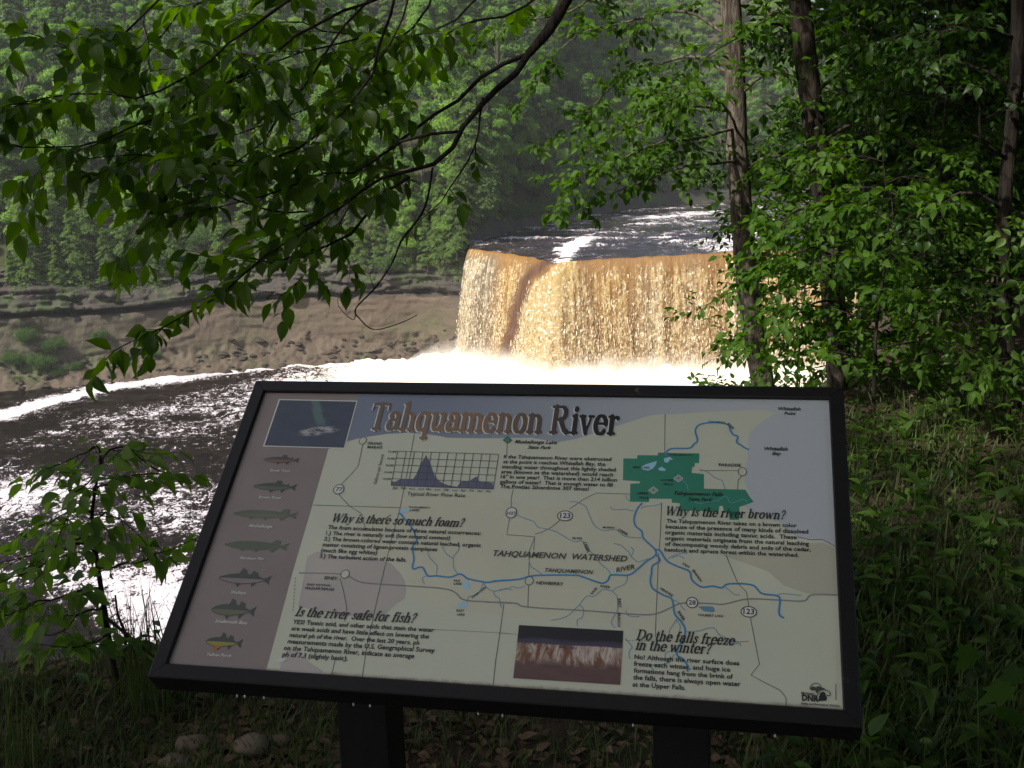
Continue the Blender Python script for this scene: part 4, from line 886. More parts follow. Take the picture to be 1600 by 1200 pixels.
def frame_mat():
    t = NT('frame_paint'); n_ = t.noise(t.pos((1, 1, 1)), 26, 5, .7); s_2 = t.noise(t.pos((30, 400, 30)), 1.0, 3)
    col = t.mix(n_, (.007, .0068, .0075), (.014, .013, .0135)); col = t.mix(t.ramp(n_, .66, .74), col, (.09, .08, .07))
    return t.done(t.bsdf(col, t.ramp(s_2, .2, .8, .36, .50), .28, bump=n_, bstr=.15, bdist=.001))
M_FRAME = frame_mat()
def rail(A, B, oa, ob, name):                            # profile swept between two mitred corners
    prof_ = [(-.001, -.006), (-.001, .0060), (.001, .0080), (.0215, .0080), (.0235, .0062), (.0235, -.034), (.024, -.038), (.004, -.038)]
    V = [(A[0]+oa[0]*o, A[1]+oa[1]*o, z) for o, z in prof_]+[(B[0]+ob[0]*o, B[1]+ob[1]*o, z) for o, z in prof_]; n = len(prof_)
    mb = MB(); mb.add(V, [[i, (i+1) % n, n+(i+1) % n, n+i] for i in range(n)]+[list(range(n)), list(range(n, 2*n))[::-1]])
    o = link(name, mb.mesh(name, [M_FRAME]), sign); o.matrix_local = MP; return o
g_ = .0004
rail((0+g_, 0), (PW-g_, 0), (-1, 1), (1, 1), 'frame_rail'); rail((PW, 0-g_), (PW, -PH+g_), (1, 1), (1, -1), 'frame_rail')
rail((PW-g_, -PH), (g_, -PH), (1, -1), (-1, -1), 'frame_rail'); rail((0, -PH+g_), (0, -g_), (-1, -1), (-1, 1), 'frame_rail')
mb = MB(); mb.box((.004, -PH+.004, -.034), (PW-.004, -.004, -.0065)); o = link('backing_plate', mb.mesh('backing_plate', [M_FRAME]), sign); o.matrix_local = MP
# posts
def post(pxc):
    lo, hi = 0.0, PW
    for _ in range(30):
        m_ = (lo+hi)/2; p = pw(m_, -.36, -.03); q = p.copy(); q[2] = p[2]-.25; x_ = float(project([q])[0][0])
        if x_ < pxc: lo = m_
        else: hi = m_
    c = pw(m_, -.36, -.04); u2 = unit(np.array([Uw_[0], Uw_[1], 0])); v2 = np.array([-u2[1], u2[0], 0]); h_ = .0445; V = []
    for (a, b_) in ((-h_, -h_), (h_, -h_), (h_, h_), (-h_, h_)):
        p = c+u2*a+v2*b_; dz_ = ((Ow-.039*Nw_-p)@Nw_)/Nw_[2]; V.append((p[0]-SB[0], p[1]-SB[1], p[2]+dz_-SB[2]))
    gg = gz(c[0], c[1])-.25-SB[2]; V += [(x, y, gg) for x, y, z in V]
    mb = MB(); mb.add(V, [[0, 1, 2, 3], [7, 6, 5, 4], [4, 5, 1, 0], [5, 6, 2, 1], [6, 7, 3, 2], [7, 4, 0, 3]]); o = link('post', mb.mesh('post', [M_FRAME]), sign)
    bv = o.modifiers.new('bevel', 'BEVEL'); bv.width = .003; bv.segments = 2
    p0 = np.array([m_, -.36]); mb = MB(); mb.box((p0[0]-.07, p0[1]-.10, -.0385), (p0[0]+.07, p0[1]+.12, -.0345)); o = link('mounting_bracket', mb.mesh('mounting_bracket', [M_FRAME]), sign); o.matrix_local = MP
post(577); post(1066)

def ink(name, c, rough=.34, var=.06):
    t = NT('print_'+name); n_ = t.noise(t.pos(), 9, 5, .6); col = t.mix(n_, tuple(x*(1-var) for x in c), tuple(x*(1+var) for x in c))
    return t.done(t.bsdf(col, t.ramp(t.noise(t.pos(), 14, 4), .3, .7, rough-.05, rough+.12), .42))
def panel_mat():
    t = NT('panel_print'); tc = t.t.nodes.new('ShaderNodeTexCoord'); sp = t.n('ShaderNodeSeparateXYZ', Vector=tc.outputs['Object'])
    n_ = t.noise(t.pos(), 7, 5, .6); col = t.mix(n_, (.59, .61, .46), (.67, .68, .53))
    edge = t.math('ADD', t.math('ADD', sp.outputs[1], PH), t.math('MULTIPLY', t.math('SUBTRACT', t.noise(t.pos(), 34, 5, .7), .5), .016))
    col = t.mix(t.ramp(edge, .001, .010, .75, 0), col, (.22, .10, .045))
    return t.done(t.bsdf(col, t.ramp(t.noise(t.pos(), 14, 4), .3, .7, .30, .46), .42))
M_PANEL = panel_mat()
mb = MB(); mb.box((-.0008, -PH-.0008, -.0060), (PW+.0008, .0008, 0)); PANEL = link('display_panel', mb.mesh('display_panel', [M_PANEL]), sign); PANEL.matrix_local = MP
I = {k: ink(k, c) for k, c in dict(brown=(.275, .225, .205), lake=(.24, .28, .34), bay=(.52, .55, .55), mauve=(.50, .46, .41), shade=(.52, .51, .39), green=(.04, .26, .16), water=(.40, .66, .80),
     blue=(.06, .27, .50), thinblue=(.16, .37, .45), road=(.28, .285, .265), thin=(.13, .14, .13), ink=(.030, .030, .030), soft=(.075, .072, .062), white=(.72, .72, .66), chart=(.115, .125, .19), navy=(.06, .075, .13),
     olive=(.15, .17, .10), fishback=(.075, .085, .075), belly=(.30, .25, .11), red=(.24, .12, .09), greenfish=(.12, .145, .10), yellow=(.32, .30, .06), orange=(.45, .17, .03), scratch=(.16, .06, .02)).items()}
LAYER = [0.0]
def zlay(k): LAYER[0] += 1; return .00012*k+.000002*(LAYER[0] % 50)
def put(name, V, F, mat, k, **kw):
    V = np.asarray(V, float); z = zlay(k); V3 = np.column_stack([V, np.full(len(V), z)])
    me = bpy.data.meshes.new(name); me.from_pydata(V3.tolist(), [], [list(map(int, f)) for f in F]); me.materials.append(mat); me.update()
    return link(name, me, PANEL, **kw)
def area_ccw(P): return sum(P[i][0]*P[(i+1) % len(P)][1]-P[(i+1) % len(P)][0]*P[i][1] for i in range(len(P)))
def poly(name, pts, mat, k, local=False, **kw):
    P = [tuple(p) for p in pts] if local else [tuple(pan(*p)) for p in pts]
    if area_ccw(P) < 0: P = P[::-1]
    return put(name, P, [list(range(len(P)))], mat, k, **kw)
def ribbon_geo(P, w):
    P = np.asarray(P, float); T = np.gradient(P, axis=0); T /= np.linalg.norm(T, axis=1)[:, None]+1e-12; N = np.stack([-T[:, 1], T[:, 0]], 1)*w/2
    n = len(P); return np.concatenate([P+N, P-N]), [[n+i, n+i+1, i+1, i] for i in range(n-1)]
def lines(name, L, w, mat, k, curve=True, **kw):
    if kw.get('kind') != 'stuff' and len(L) > 1 and not kw.get('one'):
        for pts in L: LAYER[0] += 1; lines(name, [pts], w, mat, k+.03*(LAYER[0] % 14), curve, one=True)
        return
    kw.pop('one', None); V, F = [], []
    n0 = 0
    for j, pts in enumerate(L):
        P = np.array([pan(*p) for p in pts])
        if curve and len(P) > 2: P = smooth_path(P, len(P)*5)
        v, f = ribbon_geo(P, w); V.append(np.column_stack([v, np.full(len(v), .00012*k+.000004*j)])); F += [[i+n0 for i in q] for q in f]; n0 += len(v)
    me = bpy.data.meshes.new(name); me.from_pydata(np.concatenate(V).tolist(), [], F); me.materials.append(mat); me.update()
    return link(name, me, PANEL, **kw)
z2 = lambda L: [(780+.3375*x, 600+.3375*y) for x, y in L]
z4 = lambda L: [(780+.3375*x, 780+.3375*y) for x, y in L]
z3 = lambda L: [(480+.2334*x, 780+.2334*y) for x, y in L]
z1 = lambda L: [(380+.2625*x, 600+.2625*y) for x, y in L]
e = .0
# regions of the printed map
t_ = NT('print_lake_wash'); tc_ = t_.t.nodes.new('ShaderNodeTexCoord'); sp_ = t_.n('ShaderNodeSeparateXYZ', Vector=tc_.outputs['Object'])
M_LAKE = t_.done(t_.bsdf(t_.mix(t_.ramp(sp_.outputs[0], .25, .95), (.205, .24, .31), (.54, .57, .58)), .36, .42))
c0 = pan(414, 613)
poly('brown_margin', [(414, 613.2), (500, 614.5), (560, 616), (548, 655), (536, 694), (513, 702), (485, 800), (457, 895), (433, 985), (415, 1051), (263, 1040), (340, 820)], I['brown'], 1)
poly('lake_area', [(560, 616), (900, 619.8), (1295, 625.5), (1301, 740), (1306, 855), (1286, 845), (1246, 840), (1215, 815), (1175, 802), (1162, 790), (1176, 784), (1163, 752), (1166, 725), (1170, 701), (1169, 688), (1171, 676), (1190, 660), (1215, 643), (1185, 640), (1150, 642), (1117, 643), (1085, 645), (1060, 647), (1036, 647), (1016, 649), (969, 664), (928, 677), (900, 686), (871, 691), (830, 684), (760, 685), (700, 684), (672, 679), (640, 676), (605, 678), (570, 683), (541, 690), (548, 655)], M_LAKE, 1)
poly('refuge_area', z3([(0, 385), (70, 350), (150, 372), (300, 392), (470, 405), (560, 430), (620, 490), (650, 540), (663, 600), (655, 665), (600, 700), (550, 745), (500, 790), (440, 800), (330, 790), (200, 770), (80, 745), (-60, 720), (-30, 560)]), I['mauve'], 1)
poly('shaded_area', [(1128, 868), (1165, 880), (1200, 893), (1225, 915), (1262, 928), (1312, 929), (1309, 870), (1306, 857), (1286, 848), (1240, 850), (1180, 858)], I['shade'], 2)
poly('corner_area', [(437, 1052), (440, 1030), (452, 1012), (470, 1020), (483, 1034), (505, 1049), (508, 1058)], I['mauve'], 2)
poly('watershed_tint', [(520, 850), (560, 800), (640, 770), (760, 772), (850, 795), (905, 780), (980, 772), (1040, 800), (1036, 860), (1080, 880), (1150, 905), (1200, 925), (1180, 960), (1150, 1000), (1060, 1010), (960, 975), (800, 965), (700, 950), (640, 925), (634, 900), (611, 880), (573, 871)], ink('tint', (.64, .63, .47)), .5)
poly('park_area', z2([(575, 345), (638, 346), (641, 330), (735, 331), (736, 318), (927, 322), (925, 367), (905, 366), (904, 383), (893, 385), (891, 412), (948, 418), (948, 485), (1140, 490), (1158, 520), (1178, 547), (1140, 560), (1112, 570), (1110, 629), (1066, 629), (1064, 600), (1040, 592), (1035, 565), (1020, 565), (1015, 592), (975, 592), (940, 588), (838, 585), (836, 552), (800, 550), (798, 532), (695, 531), (693, 547), (605, 545), (607, 462), (653, 460), (650, 451), (573, 446)]), I['green'], 3)
for P in ([(655, 385), (680, 372), (730, 357), (725, 375), (712, 392), (690, 402), (665, 397)], [(762, 345), (790, 338), (805, 350), (790, 352), (780, 366), (765, 362)], [(735, 393), (752, 384), (772, 396), (768, 403), (745, 402)]): poly('map_lake', z2(P), I['water'], 4)
for P in ([(606, 95), (625, 72), (678, 66), (685, 80), (650, 92), (625, 108)], [(1040, 570), (1060, 540), (1080, 560), (1092, 590), (1078, 606), (1052, 604)], [(1010, 705), (1035, 688), (1072, 690), (1070, 715), (1045, 728), (1012, 722)]): poly('map_lake', z3(P), I['water'], 4)
poly('map_lake', z4([(922, 500), (940, 495), (990, 498), (1000, 515), (990, 525), (948, 520)]), ink('dullwater', (.16, .30, .40)), 4)
# thin county lines, roads, rivers
thin = [z2([(768, 140), (766, 320)]), z2([(752, 550), (746, 700), (741, 770)]), z4([(738, 250), (730, 450), (722, 640)]), [(648, 676), (636, 740), (625, 795), (610, 850), (590, 935), (575, 1000), (566, 1058)], z3([(40, 40), (300, 48), (620, 58)]),
        z2([(38, 270), (35, 330)]), z2([(45, 485), (68, 480), (55, 530), (56, 572)]), z2([(48, 620), (35, 698), (165, 708), (160, 770)]), z4([(165, 175), (140, 240), (133, 500)]), z4([(22, 485), (5, 610), (-15, 740), (-30, 880)]),
        [(567, 694), (560, 728), (548, 742), (533, 757)], [(529, 772), (545, 790), (565, 803), (572, 830)], z2([(928, 402), (1105, 402)]), z2([(1125, 425), (1106, 445), (1104, 490)]), z4([(1050, 260), (1075, 320), (1105, 390), (1145, 430), (1165, 560), (1205, 765), (1165, 815), (1230, 850), (1300, 885), (1328, 920), (1328, 965)]),
        z3([(220, 530), (245, 620), (265, 730), (250, 820)]), z2([(605, 510), (520, 508), (450, 505), (390, 535), (325, 580)]), z2([(290, 625), (240, 665), (190, 690), (165, 695)]), z2([(1380, 708), (1440, 722), (1495, 720), (1530, 738), (1562, 757)]), [(524, 1030), (518, 1056)], z4([(1559, 855), (1558, 930)])]
lines('boundary_line', thin, .0011, I['thin'], 4.5, curve=False)
dots = []
for a, b_, n in ((z3([(850, 873)])[0], z3([(1371, 900)])[0], 34), (z4([(0, 622)])[0], z4([(85, 626)])[0], 8), ((458, 955), (462, 900), 10), (z4([(585, 655)])[0], z4([(760, 660)])[0], 12)):
    for i in range(n):
        f0, f1 = i/n, (i+.5)/n; dots.append([(a[0]+(b_[0]-a[0])*f0, a[1]+(b_[1]-a[1])*f0), (a[0]+(b_[0]-a[0])*f1, a[1]+(b_[1]-a[1])*f1)])
lines('dotted_line', dots, .0010, I['thin'], 4.4, curve=False, kind='stuff')
lines('road_line', [z4([(-60, 478), (0, 478), (80, 483), (130, 500), (400, 517), (650, 535), (730, 530), (800, 500), (850, 482), (980, 484), (1040, 487), (1150, 463), (1300, 468), (1410, 472), (1450, 443), (1592, 445)]), z3([(-55, 495), (100, 497), (225, 503), (280, 518), (340, 550), (420, 565), (650, 580), (900, 598), (990, 625), (1050, 675), (1200, 688), (1371, 697)])], .0024, I['road'], 5)
trib = [z4(p) for p in ([(85, 75), (120, 90), (160, 105), (180, 130), (230, 140), (270, 155), (340, 195), (385, 195), (400, 225), (430, 250), (460, 270), (465, 295), (500, 325), (518, 350)], [(325, 12), (360, 15), (400, 35), (420, 80), (440, 120), (480, 145), (540, 142), (575, 170), (620, 178), (665, 178)], [(515, 35), (530, 50), (590, 47), (600, 52), (625, 55)], [(658, 45), (675, 35), (720, 30), (750, 22)],
        [(530, 205), (565, 215), (585, 235), (600, 245), (610, 265), (640, 290), (665, 285), (690, 275)], [(610, 222), (622, 240), (612, 262)], [(595, 355), (585, 390), (545, 410), (520, 425), (480, 418), (440, 450), (405, 450), (370, 490), (350, 510), (310, 545), (240, 562)], [(520, 425), (545, 450), (548, 490), (545, 520), (520, 565), (525, 585), (540, 597)], [(370, 488), (390, 510), (385, 545), (362, 560), (362, 588)],
        [(137, 270), (145, 310), (175, 330), (198, 350)], [(800, 465), (830, 480), (850, 505), (862, 515)], [(865, 615), (900, 612), (930, 610), (970, 597), (1000, 600), (1015, 625), (1045, 640), (1100, 660), (1155, 658)], [(1045, 640), (1060, 665), (1110, 668), (1120, 682)], [(1050, 410), (1075, 430), (1090, 442), (1115, 445)], [(780, 278), (810, 260), (850, 250), (870, 252)], [(800, 272), (830, 262), (858, 277)], [(1285, 445), (1310, 438), (1340, 440), (1400, 447)],
        [(583, 645), (600, 665), (615, 685), (600, 710), (606, 742)], [(822, 555), (800, 590), (788, 612), (785, 655)], [(820, 560), (838, 590), (830, 620)], [(800, 700), (770, 715), (768, 745)], [(810, 720), (780, 760), (700, 770), (715, 790)], [(0, 420), (40, 415), (60, 405), (90, 412), (120, 402)], [(0, 460), (10, 500)], [(585, 515), (600, 540), (650, 545)])]
trib += [z3(p) for p in ([(806, 350), (815, 385), (830, 405), (850, 425), (870, 450), (865, 510)], [(905, 320), (920, 345), (935, 370), (975, 400), (978, 440), (985, 470), (1012, 502)], [(1015, 290), (1015, 340), (990, 370), (975, 400)], [(792, 515), (772, 530), (775, 548), (787, 570)], [(1180, 560), (1160, 610), (1130, 640), (1085, 655), (1068, 690)], [(1180, 560), (1200, 590), (1240, 615), (1290, 612), (1335, 597), (1371, 610)], [(1245, 615), (1260, 650), (1285, 665), (1290, 700), (1302, 728)])]
trib += [z2(p) for p in ([(928, 395), (965, 410), (1000, 435), (1030, 448), (1040, 470), (1045, 488)], [(587, 517), (590, 530), (605, 542)], [(905, 545), (930, 555), (970, 545), (1010, 540), (1050, 520), (1070, 550), (1100, 545), (1130, 535), (1150, 545)], [(815, 445), (840, 445), (865, 462), (875, 490)])]
lines('stream_line', trib, .0013, I['thinblue'], 5.4)
big_ = [z4([(662, 18), (640, 45), (625, 90), (632, 125), (660, 150), (665, 175), (680, 195), (722, 235), (722, 262), (680, 290), (640, 325), (600, 352), (520, 352), (505, 375), (480, 390), (440, 380), (390, 362), (350, 353), (200, 353), (140, 358), (100, 370), (30, 377), (-30, 380)]),
        z3([(1345, 545), (1300, 545), (1210, 558), (1165, 552), (1080, 535), (1050, 515), (1020, 503), (955, 523), (870, 515), (815, 517), (800, 505), (775, 460), (745, 458), (715, 470), (705, 450), (715, 400), (705, 330), (718, 300), (735, 272), (722, 240), (715, 215), (680, 165), (650, 130), (625, 100), (610, 95)]),
        z4([(722, 235), (745, 240), (775, 285), (820, 310), (880, 335), (890, 370), (910, 392), (940, 408), (990, 404), (1030, 411), (1065, 393), (1170, 398), (1215, 437), (1280, 447), (1300, 465), (1295, 530), (1318, 552)]),
        z4([(722, 255), (742, 275), (740, 290), (710, 310), (705, 345), (700, 380), (712, 415), (760, 445), (800, 465), (812, 530), (840, 565), (860, 600), (855, 645), (825, 695), (825, 725), (850, 740), (870, 770), (872, 800)]),
        z2([(768, 330), (775, 315), (800, 300), (880, 298), (900, 280), (918, 262), (908, 220), (920, 195), (950, 183), (1010, 180), (1060, 190), (1070, 215), (1085, 237), (1105, 243), (1100, 270), (1120, 285), (1140, 298), (1158, 305)])]
lines('river_line', big_, .0030, I['blue'], 6)
# inset pictures
def picture_mat(name, kind):
    t = NT(name); uv = t.attr('uvp', True); sp = t.n('ShaderNodeSeparateXYZ', Vector=uv); x, y = sp.outputs[0], sp.outputs[1]
    if kind == 'falls':
        mp = t.n('ShaderNodeMapping', Vector=uv); mp.inputs[3].default_value = (9, 1.6, 1); n1 = t.noise(mp, 1.6, 5, .65, .8)
        mp = t.n('ShaderNodeMapping', Vector=uv); mp.inputs[3].default_value = (3, 5, 1); n2 = t.noise(mp, 1.0, 5, .6)
        ice = t.mix(t.ramp(n1, .40, .66), (.20, .085, .045), (.62, .52, .44)); ice = t.mix(t.ramp(n2, .55, .7, 0, .8), ice, (.03, .02, .025))
        low = t.mix(n2, (.07, .035, .04), (.20, .11, .10)); yy = t.math('ADD', y, t.math('MULTIPLY', t.math('SUBTRACT', n2, .5), .18))
        c = t.mix(t.ramp(yy, .24, .42), low, ice); c = t.mix(t.ramp(t.math('ADD', y, t.math('MULTIPLY', n2, .06)), .68, .71), c, t.mix(t.ramp(yy, .70, .80), (.06, .055, .09), (.012, .012, .018)))
    else:
        n2 = t.noise(uv, 3.5, 5, .6); c = t.mix(n2, (.035, .048, .075), (.085, .105, .145))
        d = t.math('ABSOLUTE', t.math('SUBTRACT', x, t.math('MULTIPLY_ADD', t.math('SUBTRACT', 1.0, y), .32, t.math('MULTIPLY_ADD', n2, .12, .40))))
        c = t.mix(t.math('MULTIPLY', t.ramp(d, .03, .09, .75, 0), t.ramp(y, .35, .6)), c, (.13, .22, .20))
        mp = t.n('ShaderNodeMapping', Vector=uv); mp.inputs[3].default_value = (5, 9, 1); n3 = t.noise(mp, 1.5, 5, .7)
        dx = t.math('DIVIDE', t.math('SUBTRACT', x, .62), .24); dy = t.math('DIVIDE', t.math('SUBTRACT', y, t.math('MULTIPLY_ADD', x, .22, .20)), .09)
        rr_ = t.math('ADD', t.math('MULTIPLY', dx, dx), t.math('MULTIPLY', dy, dy)); c = t.mix(t.math('MULTIPLY', t.ramp(rr_, .3, 1.6, 1, 0), t.ramp(n3, .42, .58)), c, (.45, .45, .42))
    return t.done(t.bsdf(c, .34, .42))
def picture(name, corners, kind, k):
    P = np.array([pan(*c) for c in corners]); u_, v_ = np.meshgrid(np.linspace(0, 1, 6), np.linspace(0, 1, 6))   # TL TR BR BL
    u_, v_ = u_.ravel()[:, None], v_.ravel()[:, None]; Q = (P[3]*(1-u_)+P[2]*u_)*(1-v_)+(P[0]*(1-u_)+P[1]*u_)*v_
    me = mesh_arr(name, np.column_stack([Q, np.full(len(Q), zlay(k))]), grid_faces(6, 6), [picture_mat(name+'_print', kind)], False, {'uvp': ('FLOAT_VECTOR', np.column_stack([u_, v_, 0*u_]))})
    return link(name, me, PANEL)
poly('picture_border', [(436, 624), (559, 626.5), (539, 701.5), (411, 698)], I['white'], 6.6)
picture('inset_picture', [(437.5, 625.5), (557, 628), (537.5, 700), (413.5, 696.5)], 'aerial', 7)
picture('inset_picture', [(811, 977), (974, 986), (969, 1070.5), (802, 1060)], 'falls', 7)
# flow chart
poly('flow_graph', z1([(880, 606), (881, 580), (905, 584), (930, 570), (965, 566), (1010, 570), (1030, 540), (1045, 505), (1062, 470), (1078, 445), (1090, 423), (1098, 448), (1110, 462), (1125, 510), (1140, 550), (1160, 572), (1185, 592), (1225, 605), (1255, 611), (1275, 612), (1290, 590), (1310, 577), (1340, 583), (1360, 570), (1375, 560), (1390, 552), (1403, 578), (1430, 585), (1450, 583), (1485, 594), (1488, 626)]), I['chart'], 7)
tl, tr, br, bl = [np.array(p) for p in z1([(920, 402), (1521, 420), (1489, 627), (880, 606)])]
gl = []
for i in range(13): f = i/12; gl.append([tuple(tl*(1-f)+tr*f), tuple(bl*(1-f)+br*f)])
for i in range(6): f = i/5; gl.append([tuple(tl*(1-f)+bl*f), tuple(tr*(1-f)+br*f)])
lines('chart_grid', gl, .0011, I['soft'], 7.6, curve=False, kind='stuff')

# ---- lettering: sans from the built in font, serif drawn stroke by stroke
TX = []
def text(name, s, x0, y0, x1, y1=None, mat='ink', k=10, bold=.012, shear=0.0, tall=1.0, cap=None):
    cu = bpy.data.curves.new(name, 'FONT'); cu.body = s; cu.resolution_u = 2; cu.offset = bold; cu.shear = shear; cu.size = 1.0; cu.space_word = 1.05
    ob = bpy.data.objects.new(name, cu); COL.objects.link(ob); TX.append((ob, name, (x0, y0), (x1, y1 if y1 is not None else None), mat, k, tall))
def flush_text():
    bpy.context.view_layer.update(); dg = bpy.context.evaluated_depsgraph_get()
    for ob, name, a, b_, mat, k, tall in TX:
        me0 = bpy.data.meshes.new_from_object(ob.evaluated_get(dg)); co = np.empty(len(me0.vertices)*3); me0.vertices.foreach_get('co', co); co = co.reshape(-1, 3)[:, :2]
        p = pan(*a)
        if b_[1] is None:
            lo, hi = a[1]-30, a[1]+60                       # level on the panel: find the end point with the same panel height
            for _ in range(30):
                m_ = (lo+hi)/2
                if pan(b_[0], m_)[1] > p[1]: lo = m_
                else: hi = m_
            q = pan(b_[0], m_)
        else: q = pan(*b_)
        w = np.linalg.norm(q-p); u_ = (q-p)/w; v_ = np.array([-u_[1], u_[0]]); x0 = co[:, 0].min(); sc_ = w/(co[:, 0].max()-x0)
        V = p+np.outer((co[:, 0]-x0)*sc_, u_)+np.outer(co[:, 1]*sc_*tall, v_)
        z = zlay(k); me0.vertices.foreach_set('co', np.column_stack([V, np.full(len(V), z)]).ravel()); me0.materials.clear(); me0.materials.append(I[mat]); me0.polygons.foreach_set('material_index', [0]*len(me0.polygons)); me0.update(); me0.name = name
        link(name, me0, PANEL); bpy.data.objects.remove(ob)
    TX.clear()
def block(xs, ys, L):
    for (x0, x1), y, s in zip(xs, ys, L): text('text_line', s, x0, y, x1, bold=.022, k=9)
block([(787, 955), (786, 946), (784, 962), (783, 958), (782, 964), (781, 957), (781, 920)], [716.5, 724.3, 732.2, 740, 747.8, 755.6, 763],
      ['If the Tahquamenon River were obstructed', 'at the point it reaches Whitefish Bay, the', 'standing water throughout this lightly shaded', 'area (known as the watershed) would reach', '16" in one year!  That is more than 214 billion', 'gallons of water!  That is enough water to fill', 'The Pontiac Silverdome 307 times!'])
block([(512, 751), (509, 703), (506, 751), (504, 683), (501, 589), (499, 635)], [827, 836, 845, 854, 863, 872],
      ['The foam accumulates because of three natural occurrences:', '1.) The river is naturally soft (low mineral content)', '2.) The brown-colored water contains natural leached, organic', 'matter consisting of lignen-protein complexes', '(much like egg whites)', '3.) The turbulent action of the falls.'])
block([(457, 678), (455, 670), (452, 655), (449, 679), (443, 647), (441, 543)], [975, 985.2, 995.4, 1005.6, 1015.8, 1026],
      ['YES! Tannic acid, and other acids that stain the water', 'are weak acids and have little effect on lowering the', 'natural ph of the river.  Over the last 20 years, ph', 'measurements made by the U.S. Geographical Survey', 'on the Tahquamenon River, indicate an average', 'ph of 7.3 (slightly basic).'])
block([(1041, 1245), (1040, 1263), (1039, 1245), (1039, 1264), (1039, 1267), (1038, 1248)], [817, 826, 835, 844, 853, 862],
      ['The Tahquamenon River takes on a brown color', 'because of the presence of many kinds of dissolved', 'organic materials including tannic acids.  These', 'organic materials originate from the natural leaching', 'of decomposing woody debris and soils of the cedar,', 'hemlock and spruce forest within the watershed.'])
block([(991, 1155), (990, 1141), (990, 1145), (989, 1157), (988, 1071)], [1030, 1040.7, 1051.4, 1062, 1073],
      ['No! Although the river surface does', 'freeze each winter, and huge ice', 'formations hang from the brink of', 'the falls, there is always open water', 'at the Upper Falls.'])
text('text_line', 'TAHQUAMENON  WATERSHED', 770, 869, 980, mat='soft', shear=.22, bold=.02, tall=1.0)
text('text_line', 'TAHQUAMENON', 851, 894, 927, mat='soft', shear=.25, bold=.02); text('text_line', 'RIVER', 963, 895, 992, 889, mat='soft', shear=.25, bold=.02)
for s, x0, y, x1, y1 in [('NEWBERRY', 838, 913.5, 880, None), ('SENEY', 506, 905.5, 527, None), ('PARADISE', 1123, 729, 1158, None), ('GRAND', 574, 695, 597, None), ('MARAIS', 574, 701, 597, None), ('BETSY LAKE', 989, 732, 1015, None), ('HULBERT LAKE', 1091, 963, 1130, None), ('UPPER', 995, 773, 1013, None), ('FALLS', 999, 779.5, 1013, None), ('LOWER', 1033, 752, 1052, None), ('FALLS', 1037, 758.5, 1051, None), ('MURPHY', 942, 826, 961, None), ('CREEK', 965, 829, 980, 838),
                        ('SILVER', 894, 843, 910, None), ('CREEK', 911, 848, 918, 865), ('SAGE', 925, 930, 934, 920), ('RIVER', 938, 918, 953, 920), ('EAST', 965, 936, 966, 950), ('BRANCH', 965, 958, 965, 980), ('EAST', 1066, 882, 1076, 889), ('BRANCH', 1081, 892, 1094, 910), ('HENDRIE', 1031, 921, 1050, 933), ('RIVER', 1058, 957, 1067, 971), ('TAHQUAMENON', 1106, 659.5, 1133, 661.5), ('RIVER', 1136, 663, 1145, 672),
                        ('TAHQUAMENON', 638, 794, 672, None), ('LAKES', 640, 799, 655, None), ('BASS', 709, 909, 719, None), ('LAKE', 709, 914, 721, None), ('EAST', 713, 956, 725, None), ('LAKE', 714, 962, 726, None), ('SENEY NATIONAL', 479, 915, 517, None), ('WILDLIFE REFUGE', 476, 921, 522, None), ('AUGER CREEK', 738, 936, 761, 918), ('TAHQUAMENON BAY', 1045, 712, 1083, None)]:
    text('place_name', s, x0, y, x1, y1, mat='ink', bold=.02, k=9.6)
for s, x0, y, x1 in [('Muskallonge Lake', 804, 693, 870), ('State Park', 824, 701.5, 861), ('Whitefish', 1216, 641.5, 1251), ('Point', 1225, 648.5, 1244), ('Whitefish', 1194, 704, 1231), ('Bay', 1206, 711.5, 1221), ('Tahquamenon Falls', 1053, 773.5, 1130), ('State Park', 1075, 782.5, 1113)]:
    text('place_name', s, x0, y, x1, mat='ink', bold=.024, shear=.3, k=9.6)
text('chart_title', 'Typical River Flow Rate', 636, 774.5, 727, mat='ink', bold=.008)
for i, s in enumerate(['50,000', '40,000', '30,000', '20,000', '10,000']):
    f = i/5; q = tl*(1-f)+bl*f; text('chart_number', s, q[0]-15, q[1]+2.0, q[0]-2, mat='soft', bold=.02)
for i, s in enumerate(['Jan', 'Feb', 'March', 'April', 'May', 'June', 'July', 'August', 'Sept', 'Oct', 'Nov', 'Dec']):
    q = bl*(1-i/12)+br*(i/12); text('chart_number', s, q[0]+2, q[1]+5.3, q[0]+8+.6*len(s), mat='soft', bold=.02)
text('chart_number', 'Gallons per Second', 588, 757, 600, 711, mat='soft', bold=.01)
for s, x0, y, x1 in [('Brook Trout', 422, 737, 453), ('Brown Trout', 404, 779, 439), ('Muskellunge', 389, 824, 425), ('Northern Pike', 375, 874, 412), ('Walleye', 361, 928, 384), ('Smallmouth Bass', 336, 973, 386), ('Yellow Perch', 323, 1025, 361)]:
    text('fish_name', s, x0, y, x1, mat='white', bold=.012, shear=.2)

